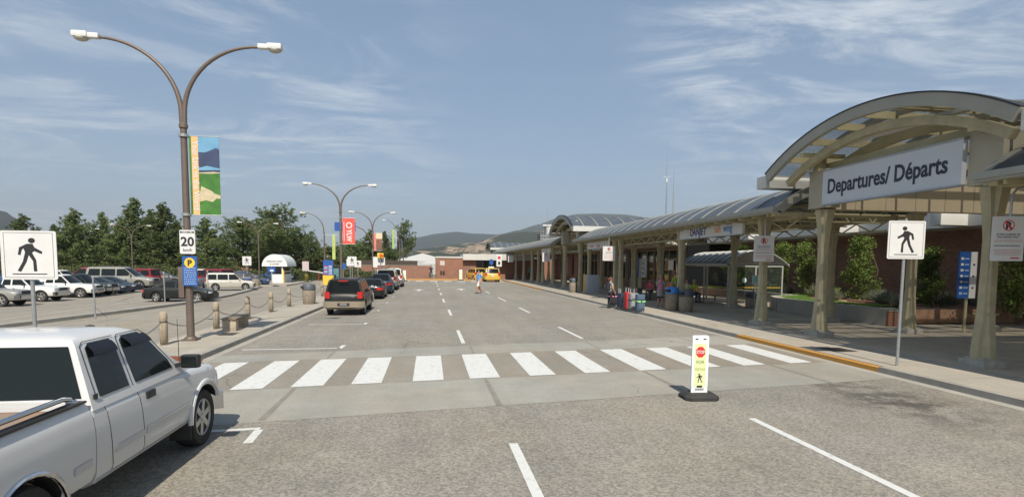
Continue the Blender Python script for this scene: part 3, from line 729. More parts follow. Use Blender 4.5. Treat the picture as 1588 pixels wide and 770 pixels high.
M_soil = mat('bark_mulch', (0.36,0.22,0.14), .95, var=.4, vscale=2.5, coord='World', fine=(30,.3))
M_lawn = mat('lawn', (0.075,0.15,0.02), .95, var=.35, vscale=3, coord='World', fine=(60,.35))
slab('planting_bed', [(19.4,20.9),(26,20.9),(26,45),(22.6,45),(22.5,38.5),(22.3,31.1),(20.2,30.2),(19.2,28),(19.1,24)], .2, .80, M_soil)
mb = MB(); rnd = random.Random(4)
pl = [(19.3,21.2),(19.1,24),(19.25,27.6),(20.5,30.2),(22.7,31.2),(22.9,44)]
for a_, b_ in zip(pl, pl[1:]):
    mb.add([(a_[0]+.1,a_[1],.806),(a_[0]+2.0,a_[1]+.4,.806),(b_[0]+2.0,b_[1]+.4,.806),(b_[0]+.1,b_[1],.806)], [(0,1,2,3)], M_lawn)
for k in range(5200):
    i = rnd.randrange(5); a_, b_ = pl[i], pl[i+1]; s = rnd.random(); x = a_[0]+(b_[0]-a_[0])*s+.1+1.9*rnd.random(); y = a_[1]+(b_[1]-a_[1])*s+.2
    w = .02; h = .06+.06*rnd.random(); dx, dy = rnd.uniform(-.03,.03), rnd.uniform(-.03,.03)
    mb.add([(x-w,y,.8),(x+w,y,.8),(x+dx,y+dy,.8+h)], [(0,1,2)], M_lawn)
o = mb.build('lawn_grass', fix=False); tag(o, 'strip of short green grass behind the concrete wall', 'grass', kind='stuff')
# ------------------------------------------------------------------ vegetation
def leaf_mat(name, c1, c2):
    m = bpy.data.materials.new(name); m.use_nodes = True; nt = m.node_tree; b = nt.nodes['Principled BSDF']
    b.inputs['Roughness'].default_value = 0.7; b.inputs['Specular IOR Level'].default_value = 0.25
    g = nt.nodes.new('ShaderNodeNewGeometry'); oi = nt.nodes.new('ShaderNodeObjectInfo')
    n = nt.nodes.new('ShaderNodeTexNoise'); n.inputs['Scale'].default_value = 1.1; n.inputs['Detail'].default_value = 3; nt.links.new(g.outputs['Position'], n.inputs['Vector'])
    a = nt.nodes.new('ShaderNodeMath'); a.operation = 'MULTIPLY_ADD'; a.use_clamp = True; a.inputs[1].default_value = 1.0; a.inputs[2].default_value = -.35
    ad = nt.nodes.new('ShaderNodeMath'); ad.operation = 'ADD'; nt.links.new(n.outputs['Fac'], ad.inputs[0])
    m2 = nt.nodes.new('ShaderNodeMath'); m2.operation = 'MULTIPLY'; m2.inputs[1].default_value = .7; nt.links.new(g.outputs['Random Per Island'], m2.inputs[0])
    nt.links.new(m2.outputs[0], ad.inputs[1]); nt.links.new(ad.outputs[0], a.inputs[0])
    mx = nt.nodes.new('ShaderNodeMixRGB'); mx.inputs[1].default_value = (*c1,1); mx.inputs[2].default_value = (*c2,1); nt.links.new(a.outputs[0], mx.inputs[0])
    hs = nt.nodes.new('ShaderNodeHueSaturation'); r = nt.nodes.new('ShaderNodeMapRange'); r.inputs['To Min'].default_value = .75; r.inputs['To Max'].default_value = 1.25
    nt.links.new(oi.outputs['Random'], r.inputs['Value']); nt.links.new(r.outputs[0], hs.inputs['Value']); nt.links.new(mx.outputs[0], hs.inputs['Color'])
    nt.links.new(hs.outputs[0], b.inputs['Base Color'])
    tr = nt.nodes.new('ShaderNodeBsdfTranslucent'); nt.links.new(hs.outputs[0], tr.inputs[0]); ms = nt.nodes.new('ShaderNodeMixShader'); ms.inputs[0].default_value = .35
    o = nt.nodes['Material Output']; nt.links.new(b.outputs[0], ms.inputs[1]); nt.links.new(tr.outputs[0], ms.inputs[2]); nt.links.new(ms.outputs[0], o.inputs[0]); return m
M_pine = leaf_mat('pine_needles', (0.07,0.11,0.04), (0.20,0.24,0.09))
M_vine = leaf_mat('vine_leaves', (0.045,0.085,0.016), (0.17,0.22,0.05))
M_shrub = leaf_mat('shrub_leaves', (0.05,0.08,0.03), (0.13,0.15,0.06))
M_silver = leaf_mat('grey_grass_blades', (0.15,0.17,0.12), (0.30,0.31,0.22))
M_bark = mat('bark', (0.11,0.075,0.05), .95, var=.35, vscale=5, bump=.5, bscale=14)

def quads(name, C, A, B, m):
    """C,A,B (n,3): centre and half axes -> quad soup"""
    n = len(C); V = np.stack([C-A-B*.3, C-B, C+A+B*.3, C+B], 1).reshape(-1, 3)
    me = bpy.data.meshes.new(name); me.vertices.add(4*n); me.vertices.foreach_set('co', V.ravel().astype('f'))
    me.loops.add(4*n); me.loops.foreach_set('vertex_index', np.arange(4*n, dtype='i')); me.polygons.add(n)
    me.polygons.foreach_set('loop_start', np.arange(0, 4*n, 4, dtype='i')); me.materials.append(m); me.update(calc_edges=True); me.validate(); return me
def unit(r, n):
    v = r.normal(size=(n, 3)); return v/np.linalg.norm(v, axis=1)[:, None]
def pine_parts(seed, h, w, dense, sparse_low=.12, style='cone'):
    r = np.random.RandomState(seed); mb = MB()
    lean = r.uniform(-.03, .03, 2)
    def tr(z): return np.array([lean[0]*z, lean[1]*z, z])
    mb.tube([tuple(tr(z)) for z in np.linspace(0, h*.96, 7)], [h*.022*(1-.9*k/6) for k in range(7)], M_bark, 8)
    Cs = []; nb = int(dense)
    for i in range(nb):
        t = sparse_low+(1-sparse_low)*((i+r.rand())/nb); z = h*t
        if style == 'cone': prof = (1-t)**.88*1.08*(.55+.45*min(1, (t-sparse_low)*5+.35))
        else: prof = math.sin(min(1, (1-t)*1.25+.12)*PI*.62)**.8
        L = w*prof*(.62+.55*r.rand())+.25; az = r.rand()*2*PI; rise = .15+.75*r.rand()*(t**.5)-.10*(1-t)
        p0 = tr(z); d = np.array([math.cos(az), math.sin(az), rise]); pts = [p0+d*L*s+np.array([0, 0, .12*L*s*s]) for s in (0, .35, .7, 1)]
        mb.tube([tuple(p) for p in pts], [.035*L**.5+.01, .03, .018, .008], M_bark, 5, caps=False)
        k = max(3, int(L*4.4))
        for j in range(k):
            s = .25+.78*(j+r.rand())/k; c = p0+d*L*s+np.array([0, 0, .12*L*s*s]); side = np.array([-d[1], d[0], 0])*r.uniform(-.34, .34)*L*s
            Cs.append((c+side+r.normal(size=3)*np.array([.14,.14,.26]), .16+.17*r.rand()+.04*L))
    C = np.array([c for c, _ in Cs]); S = np.array([s for _, s in Cs]); per = 15
    N = len(C)*per; idx = np.repeat(np.arange(len(C)), per); P = C[idx]+unit(r, N)*(S[idx]*r.rand(N)**.5)[:, None]*np.array([1.0, 1.0, .9])
    A = unit(r, N); A[:, 2] *= .5; B = np.cross(A, unit(r, N)); B /= np.linalg.norm(B, axis=1)[:, None]+1e-6
    ln = (.10+.13*r.rand(N))*(1+w*.05); me = quads('crown', P, A*ln[:, None], B*(ln*.34)[:, None], M_pine)
    return mb.mesh('trunk'), me
PINES = [pine_parts(1, 10, 3.6, 105), pine_parts(2, 10, 4.0, 120), pine_parts(3, 10, 3.4, 95, .1), pine_parts(4, 10, 4.2, 80, .2, 'round'), pine_parts(5, 10, 3.6, 46, .35, 'round')]
def pine(kind, loc, sc, rz, label, group='trees beyond the parking lot', name='pine_tree', wide=1.0):
    t = thing(name, label, 'tree', loc, rz, group); t.scale = (sc*wide, sc*wide, sc)
    for nm, me in zip(('trunk', 'crown'), PINES[kind]):
        o = bpy.data.objects.new(nm, me); COL.objects.link(o); o.parent = t
    return t
rt = random.Random(11)
row = [  # px centre, top y, Y distance, kind, width factor, words
 (-30,350,92,0,1.3,'dark pine cut by the left edge of the photo'),
 (40,338,94,1,1.2,'round topped pine behind the left edge of the walk sign'),
 (6,360,88,2,1.35,'short dark pine low at the left edge'),
 (88,352,104,0,.95,'pine rising right behind the walk sign panel'),
 (118,330,90,1,1.15,'broad dense pine just right of the walk sign'),
 (150,350,99,2,.9,'slim pine filling the dip right of the broad dense one'),
 (163,334,108,0,.95,'pine with a narrow spire between two broad crowns'),
 (190,343,92,1,1.0,'mid height pine left of the tallest one in the row'),
 (212,314,94,0,1.15,'tallest dense pine of the left row'),
 (238,330,100,2,1.0,'pine squeezed between the tallest one and the banner pole'),
 (256,321,92,1,1.05,'tall pine just left of the banner pole'),
 (280,348,104,0,.9,'pine standing directly behind the banner pole'),
 (322,342,90,2,1.35,'pine with open sky on both sides, right of the speed sign'),
 (345,368,98,1,.9,'short pine at the right foot of the freestanding one'),
 (386,337,88,3,1.15,'broad spreading pine left of the exit booth'),
 (410,352,96,1,1.0,'dark pine just behind the exit booth roof'),
 (441,320,84,4,1.2,'tallest ragged pine with see-through crown behind the booth'),
 (428,360,93,3,.9,'low rounded pine behind the booth'),
 (470,362,86,3,.95,'low loose pine right of the booth'),
 (492,374,90,1,.85,'small dark pine left of the second banner pole'),
 (516,380,96,3,.9,'bushy pine behind the second banner pole'),
 (545,372,110,3,1.0,'dark pine between the two banner poles'),
 (575,360,112,1,1.1,'dark tall pine right behind the third lamp post'),
 (597,362,116,0,.9,'pine right of the third lamp post'),
 (606,388,100,3,.8,'low bushy pine above the queue of cars'),
]
for i, (px, py, Y, k, wf, words) in enumerate(row):
    p = atY(px, 430, Y); top = atY(px, py, Y).z
    pine(k, (p.x, Y, 0), top/(9.9 if k < 3 else 10.9), rt.random()*6.28, words, wide=wf*(1.1 if top < 8 else .95))
p = atY(626, 430, 118); t = pine(4, (p.x, 118, 0), atY(626, 352, 118).z/9.6, 2.1, 'lone sparse pine with bare trunk near the end of the road', wide=.62)
# low hedge of shrubs along the back of the lot
def shrub_mesh(seed, n=900, m=None, r0=1.0, h=1.0, leaf=.07):
    r = np.random.RandomState(seed); U = unit(r, n); U[:, 2] = np.abs(U[:, 2]); P = U*(.55+.45*r.rand(n)**.4)[:, None]*(1+.25*np.sin(U[:, :1]*5+U[:, 1:2]*4))
    P = P*np.array([r0, r0, h]); A = unit(r, n); B = np.cross(A, unit(r, n)); ln = leaf*(.6+.8*r.rand(n))
    return quads('foliage', P, A*ln[:, None], B*(ln*.55)[:, None], m or M_shrub)
SHR = [shrub_mesh(21, 1100), shrub_mesh(22, 900)]
def shrub(loc, s, rz, label, group, me=None):
    t = thing('shrub', label, 'shrub', loc, rz, group); t.scale = s
    o = bpy.data.objects.new('foliage', me or SHR[int(abs(loc[0]*7)) % 2]); COL.objects.link(o); o.parent = t
    mb = MB()
    for k in range(4): a = k*1.6; mb.tube([(0,0,0),(.25*math.cos(a),.25*math.sin(a),.55)], [.03,.012], M_bark, 5)
    mb.build('stem', t); return t
for px, py, Y, s in [(395,434,66,.9),(402,433,67,.8),(466,428,74,1.1),(476,430,78,1.0),(494,428,80,1.0)]:
    p = gnd(px, py+3); p = atY(px, py, Y)
    shrub((p.x, Y, 0.1), (s, s, s*1.15), px, {395:'round green shrub beside the lot curb left of the booth',402:'smaller green shrub touching the booth wall on its left',466:'yellowish shrub right of the booth by the barrier arm',476:'shrub right of the barrier arm',494:'dark shrub left of the blue and yellow parking panel'}[px], 'shrubs around the exit booth')
# hedge far behind the cars
mb = None
r = np.random.RandomState(5); n = 26000; X = r.uniform(-72, -6, n); Zm = .9+.9*np.abs(np.sin(X*.37))+.5*np.sin(X*1.3)**2; P = np.stack([X, 84+r.normal(size=n)*1.0, Zm*r.rand(n)**.7*.95], 1)
A = unit(r, n); B = np.cross(A, unit(r, n)); o = bpy.data.objects.new('hedge', quads('hedge', P, A*.16, B*.1, M_shrub)); COL.objects.link(o); tag(o, 'dark green undergrowth filling the gaps below the pines', 'undergrowth', kind='stuff')
# climbing plants on the brick wall
def vine(px0, px1, y0, y1, X, seed, label, dens=1.0):
    a = atX(px0, y0, X); b = atX(px1, y1, X); yc = (a.y+b.y)/2; w = abs(a.y-b.y)/2*.85; h = a.z
    t = thing('climbing_plant', label, 'climbing plant', (X, yc, .8), 0, 'climbing plants along the brick wall')
    r = np.random.RandomState(seed); ncl = int(52*dens*w*1.2)+30; Cs = []
    for i in range(ncl):
        z = (h-.8)*r.rand()**.8; ww = w*(.62+.38*math.sin(z*2.1+seed))*(1 if z < (h-.8)*.85 else .7); Cs.append((r.normal()*.28, r.uniform(-ww, ww), z, .18+.22*r.rand()))
    C = np.array([c[:3] for c in Cs]); S = np.array([c[3] for c in Cs]); per = 48; N = ncl*per; idx = np.repeat(np.arange(ncl), per)
    P = C[idx]+unit(r, N)*(S[idx]*r.rand(N)**.5)[:, None]; A = unit(r, N); B = np.cross(A, unit(r, N)); ln = .03+.04*r.rand(N)
    o = bpy.data.objects.new('foliage', quads('foliage', P, A*ln[:, None], B*(ln*.75)[:, None], M_vine)); COL.objects.link(o); o.parent = t
    mb = MB()
    for k in range(5): y = -w*.8+1.6*w*k/4; mb.tube([(.15,y*.6,0),(.1,y,h*.4),(.05,y*.6,h-1.5)], [.035,.025,.012], M_bark, 5)
    mb.build('stem', t); return t
vine(1306,1368,372,462,23.2,31,'large leafy vine between the departures column and the walk sign')
vine(1412,1475,384,464,23.0,32,'vine right behind the walk sign pole, spreading sideways')
vine(1238,1264,378,455,23.2,33,'narrow vine peeking left of the departures columns')
vine(1198,1226,380,458,23.3,34,'vine just right of the no parking sign on the canopy')
vine(1120,1188,384,450,23.4,35,'vine seen through the glass shelter')
vine(1540,1600,392,470,23.2,36,'dark shaded vine at the right edge under the second no parking sign')
# grey feathery tufts in front of the wall
def tuft_mesh(seed):
    r = np.random.RandomState(seed); n = 520; az = r.rand(n)*2*PI; el = r.uniform(.5, 1.45, n); L = .5+.45*r.rand(n)
    d = np.stack([np.cos(az)*np.cos(el), np.sin(az)*np.cos(el), np.sin(el)], 1); P = d*(L*.5)[:, None]; side = np.cross(d, [0, 0, 1.]); side /= np.linalg.norm(side, axis=1)[:, None]+1e-6
    return quads('blades', P, d*(L*.5)[:, None], side*.012, M_silver)
TUF = [tuft_mesh(41), tuft_mesh(42)]
spots = [(21.6,22.6),(22.0,23.8),(22.6,25.1),(21.8,26.8),(23.6,22.0),(24.9,21.8),(23.4,28.2),(22.9,29.6),(23.6,31.2),(23.2,32.8),(23.9,34.4),(24.0,36.2),(24.2,38.4),(26.8,21.6),(28.6,21.6),(24.6,24.2),(24.4,26.6)]
for i, (x, y) in enumerate(spots):
    t = thing('grass_tuft', 'grey feathery grass tuft in the planting bed before the brick wall', 'ornamental grass', (x, y, .75), i*1.3, 'grey grass tufts in the bed')
    s = .75+.35*((i*37) % 10)/10; t.scale = (s*1.2, s*1.2, s)
    o = bpy.data.objects.new('blades', TUF[i % 2]); COL.objects.link(o); o.parent = t
# ------------------------------------------------------------------ vehicles
def paint(name, c, rough=.36, metal=0.0): return mat('paint_'+name, c, rough, metal, var=.05, vscale=1.5, coat=.3 if sum(c) > .3 else .12, spec=.35 if sum(c) > .3 else .2)
M_glass = mat('car_glass', (0.008,0.010,0.010), 0.10, spec=.16)
M_carwin = mat('car_window_tint', (0.010,0.014,0.014), 0.05, spec=.30)
M_tyre = mat('tyre', (0.022,0.021,0.02), .85, var=.2, vscale=10)
M_rim = mat('alloy_rim', (0.45,0.45,0.43), .35, .7, var=.1, vscale=9)
M_well = mat('wheel_well', (0.008,0.008,0.008), .95)
M_lens = mat('headlight_lens', (0.55,0.56,0.55), .12, spec=.8, coat=.5)
M_tail = mat('taillight_lens', (0.45,0.015,0.012), .2, coat=.5)
M_plate = mat('licence_plate', (0.62,0.64,0.68), .5)
M_seam = mat('panel_gap', (0.02,0.02,0.02), .9)
M_interior = mat('dark_interior', (0.03,0.028,0.025), .9)
SIDE = [(0,.86),(.05,.95),(.16,.985),(.42,1.0),(.66,1.0),(.84,.985),(.93,.955),(.98,.90),(1.0,.80)]
def interp(pts, x):
    if x <= pts[0][0]: return pts[0][1]
    for a, b in zip(pts, pts[1:]):
        if x <= b[0]: return a[1]+(b[1]-a[1])*(x-a[0])/(b[0]-a[0])
    return pts[-1][1]
class Car:
    def __init__(s, L, W, top, zb, gh, wx, R_, nose=.32, taper=.16, ww=.22):
        s.L, s.hw, s.top, s.zb, s.gh, s.wx, s.R, s.nose, s.taper, s.ww = L, W/2, top, zb, gh, wx, R_, nose, taper, ww
    def plan(s, x):
        e = min(s.L/2-x, s.L/2+x); t = max(0, min(1, e/s.nose)); return s.hw*(1-s.taper*(1-t)**2-.22*(1-min(1, e/.08))**2*1.0)
    def zt(s, x): return interp(s.top, x)
    def sy(s, x, z):
        zt = s.zt(x)-.03; f = max(0, min(1, (z-s.zb)/(zt-s.zb))); return s.plan(x)*interp(SIDE, f)
    def body(s, m, m2=None, zsplit=0.0, x0=None, x1=None):
        mb = MB(); x0 = -s.L/2 if x0 is None else x0; x1 = s.L/2 if x1 is None else x1
        xs = [x0+(x1-x0)*i/44 for i in range(45)]+[x0+.01, x0+.04, x0+.09, x1-.01, x1-.04, x1-.09]+[p[0] for p in s.top if x0 < p[0] < x1]
        xs = sorted(set(round(x, 4) for x in xs)); rings = []
        for x in xs:
            zt = s.zt(x); h = zt-.03-s.zb; e = min(abs(x-s.L/2), abs(x+s.L/2)); dz = .05*max(0, 1-e/.10)**2
            ring = [(x, -s.plan(x)*w, s.zb+f*h-(dz if f > .8 else 0)+(dz if f < .1 else 0)) for f, w in SIDE]
            ring += [(x, -s.plan(x)*.5, zt-.008-dz), (x, 0, zt-dz)]
            ring = ring+[(p[0], -p[1], p[2]) for p in ring[-2::-1]]; rings.append(ring)
        n = len(rings[0]); vs = [p for r in rings for p in r]; fs = []
        for i in range(len(rings)-1):
            for k in range(n): k2 = (k+1) % n; fs.append((i*n+k, i*n+k2, (i+1)*n+k2, (i+1)*n+k))
        fs += [tuple(range(n)), tuple((len(rings)-1)*n+k for k in range(n))[::-1]]
        if m2:
            up = [f for f in fs if sum(vs[i][2] for i in f)/len(f) >= zsplit]; lo = [f for f in fs if f not in up]
            mb.add(vs, up, m, True); mb.add(vs, lo, m2, True)
        else: mb.add(vs, fs, m, True)
        return mb
    def cut(s, o, xs=None):
        for wx in (xs or s.wx):
            for sg in (-1, 1):
                c = MB(); r = s.R+.055
                c.lathe([(r, s.hw*sg-.42*sg), (r, s.hw*sg+.3*sg)], M_well, 28, (wx, 0, s.R+.01), 'y', False); co = c.build('cut', o.parent)
                md = o.modifiers.new('b', 'BOOLEAN'); md.operation = 'DIFFERENCE'; md.object = co; md.solver = 'EXACT'
                try: md.material_mode = 'TRANSFER'
                except Exception: pass
                dg = bpy.context.evaluated_depsgraph_get(); me = bpy.data.meshes.new_from_object(o.evaluated_get(dg))
                o.modifiers.clear(); o.data = me; bpy.data.objects.remove(co)
        try: o.data.set_sharp_from_angle(angle=R(32))
        except Exception: pass
    def wheels(s, t, xs=None, n=5, dark=False):
        for wx in (xs or s.wx):
            for sg in (-1, 1):
                mb = MB(); R_, w = s.R, s.ww/2; y = 0
                mb.lathe([(R_*.62,-w*.8),(R_*.70,-w),(R_*.93,-w),(R_*.985,-w*.75),(R_,-w*.4),(R_,w*.4),(R_*.985,w*.75),(R_*.93,w),(R_*.70,w),(R_*.62,w*.8)], M_tyre, 32, (0,0,0), 'y')
                o = mb.build('wheel', t); o.location = (wx, sg*(s.hw-w-.03), R_)
                mb = MB(); q = sg*w
                mb.lathe([(R_*.52,q*.35),(R_*.57,q*.5),(R_*.605,q*.94),(R_*.625,q*.97),(R_*.665,q*.85),(R_*.62,q*.1)], M_rim, 30, (0,0,0), 'y')
                mb.lathe([(0.0001,q*.30),(R_*.56,q*.34)], M_well if dark else M_seam, 24, (0,0,0), 'y')
                for k in range(n):
                    a = 2*PI*k/n+.3; ca, sa = math.cos(a), math.sin(a)
                    mb.bar((ca*R_*.08, q*.72, sa*R_*.08), (ca*R_*.60, q*.74, sa*R_*.60), R_*.20, abs(q)*.3, M_rim, up=(0, 1, 0))
                mb.lathe([(.0001,q*1.0),(R_*.13,q*.98),(R_*.17,q*.8),(R_*.17,q*.5)], M_rim, 14, (0,0,0), 'y')
                mb.build('rim', o)
    def ghp(s):
        g = s.gh; return g['xb0'], g['xb1'], g['xr0'], g['xr1'], g['zb'], g['zr'], g.get('hwb', .93)*s.hw, g.get('hwr', .74)*s.hw
    def gx(s, t, front, y=0.0):
        xb0, xb1, xr0, xr1, zb, zr, hb, hr = s.ghp(); hy = hb+(hr-hb)*t; k = (abs(y)/hy)**2.4
        return (xb1+(xr1-xb1)*t-s.gh.get('bf', .12)*k) if front else (xb0+(xr0-xb0)*t+s.gh.get('br', .05)*k)
    def gy(s, t):
        xb0, xb1, xr0, xr1, zb, zr, hb, hr = s.ghp(); return hb+(hr-hb)*t
    def greenhouse(s, m, roof=None):
        xb0, xb1, xr0, xr1, zb, zr, hb, hr = s.ghp(); mb = MB(); rings = []; K = 10
        lv = [(-.12, 0, 0), (0, 0, 0), (.35, 0, 0), (.7, 0, 0), (.90, 0, 0), (.96, .02, 0), (1.0, .055, .0), (1.035, .12, 0), (1.06, .26, 0), (1.075, .5, 0)]
        for t, ins, _ in lv:
            tt = min(t, 1.0); z = zb+(zr-zb)*t; hy = s.gy(tt)-ins*.9; ring = []
            for i in range(K+1):
                y = -hy+2*hy*i/K; ring.append((s.gx(tt, True, y/hy*s.gy(tt)*.999)-ins*1.0, y, z))
            nx = 8
            xf = s.gx(tt, True, s.gy(tt)*.999)-ins; xr = s.gx(tt, False, s.gy(tt)*.999)+ins
            for i in range(1, nx): ring.append((xf+(xr-xf)*i/nx, hy, z))
            for i in range(K+1):
                y = hy-2*hy*i/K; ring.append((s.gx(tt, False, y/hy*s.gy(tt)*.999)+ins, y, z))
            for i in range(1, nx): ring.append((xr+(xf-xr)*i/nx, -hy, z))
            rings.append(ring)
        n = len(rings[0]); vs = [p for r in rings for p in r]; fs = [(i*n+k, i*n+(k+1) % n, (i+1)*n+(k+1) % n, (i+1)*n+k) for i in range(len(rings)-1) for k in range(n)]
        fs += [tuple(range(n))[::-1], tuple((len(rings)-1)*n+k for k in range(n))]
        mb.add(vs, fs, m, True); return mb
    def pane_end(s, front, t0=.06, t1=.93, w=.93, m=None, off=.006):
        xb0, xb1, xr0, xr1, zb, zr, hb, hr = s.ghp(); mb = MB()
        def fn(o):
            def f(u, v):
                t = t0+(t1-t0)*v; hy = s.gy(t)*w; y = -hy+2*hy*u; return (s.gx(t, front, y)+(o if front else -o), y, zb+(zr-zb)*t+o*.3)
            return f
        mb.grid(fn(off), 12, 4, m or M_glass); mb.grid(fn(-.02), 12, 4, m or M_glass); return mb
    def pane_side(s, poly, sg, m=None, off=.006):
        """poly in (x,t)"""
        xb0, xb1, xr0, xr1, zb, zr, hb, hr = s.ghp(); mb = MB()
        mb.prism(poly, off, -.02, lambda x, t, d: (x, sg*(s.gy(t)+d), zb+(zr-zb)*t), m or M_glass); return mb
    def band(s, front, z0, z1, y0, y1, out, th, m, n=14, bulge=0.0):
        """piece wrapped round the nose or tail between lateral fractions y0..y1"""
        tbl = []
        for i in range(80):
            e = s.nose*1.2*i/79; x = (s.L/2-e); tbl.append((s.plan(x), e))
        def ex(y):
            y = abs(y)
            for w, e in tbl:
                if y <= w: return e
            return tbl[-1][1]
        mb = MB()
        def P(f, z, o):
            y = f*s.hw; e = ex(min(abs(y), s.hw*.999)); sgn = 1 if front else -1
            nx = 1.0; ny = 0.0
            if abs(f) > .86: k = (abs(f)-.86)/.14; nx = 1-k*.6; ny = k*(1 if f > 0 else -1)
            return (sgn*(s.L/2-e+o*nx+bulge*(1-f*f)), y+o*ny, z)
        vs = []; 
        for i in range(n+1):
            f = y0+(y1-y0)*i/n
            vs += [P(f, z0, out), P(f, z1, out), P(f, z1, out-th), P(f, z0, out-th)]
        fs = [(i*4+k, i*4+(k+1) % 4, (i+1)*4+(k+1) % 4, (i+1)*4+k) for i in range(n) for k in range(4)]+[(0,1,2,3),(n*4+3,n*4+2,n*4+1,n*4)]
        mb.add(vs, fs, m, True); return mb
    def strip(s, pts, w, sg, m, off=.004, th=.006):
        """ribbon following (x,z) polyline on the body side"""
        mb = MB()
        for (xa, za), (xb, zb_) in zip(pts, pts[1:]):
            d = Vector((xb-xa, zb_-za)); d.normalize(); nx, nz = -d.y*w/2, d.x*w/2
            q = [(xa-nx, za-nz), (xb-nx, zb_-nz), (xb+nx, zb_+nz), (xa+nx, za+nz)]
            mb.prism(q, off, off-th, lambda x, z, dd: (x, sg*(s.sy(x, z)+dd), z), m)
        return mb
    def panel(s, quad, sg, m, off=.006, nx=4, nz=9, m2=None, zsplit=0):
        """door skin following the body side: quad = [(x,z) bl, br, tr, tl]"""
        bl, br, tr, tl = [Vector(q) for q in quad]; mb = MB()
        def f(o):
            def g_(u, v):
                p = bl.lerp(br, u).lerp(tl.lerp(tr, u), v); return (p.x, sg*(s.sy(p.x, p.y)+o), p.y)
            return g_
        def addg(fn):
            vs = [fn(i/nx, j/nz) for j in range(nz+1) for i in range(nx+1)]
            fs = [(j*(nx+1)+i, j*(nx+1)+i+1, (j+1)*(nx+1)+i+1, (j+1)*(nx+1)+i) for j in range(nz) for i in range(nx)]
            if m2:
                mb.add(vs, [q for q in fs if sum(vs[i][2] for i in q)/4 >= zsplit], m, True); mb.add(vs, [q for q in fs if sum(vs[i][2] for i in q)/4 < zsplit], m2, True)
            else: mb.add(vs, fs, m, True)
        addg(f(off)); 
        edge = [(i/nx, 0) for i in range(nx)]+[(1, j/nz) for j in range(nz)]+[(1-i/nx, 1) for i in range(nx)]+[(0, 1-j/nz) for j in range(nz)]
        a = [f(off)(*e) for e in edge]; b = [f(-.02)(*e) for e in edge]; n = len(edge)
        mb.add(a+b, [(i, (i+1) % n, (i+1) % n+n, i+n) for i in range(n)], M_seam); return mb
def mirror(t, x, y, z, m, sg, s=1.0):
    mb = MB(); mb.cbox((x, sg*(y+.16*s), z+.06), (.10*s, .20*s, .15*s), m, .035*s); mb.bar((x, sg*(y-.04), z), (x, sg*(y+.1), z+.02), .05, .04, M_black); mb.build('side_mirror', t)
def light_pair(c, t, front, z0, z1, y0, y1, m, name, out=.008):
    for sg in (-1, 1): c.band(front, z0, z1, min(sg*y0, sg*y1), max(sg*y0, sg*y1), out, .05, m, 6).build(name, t)

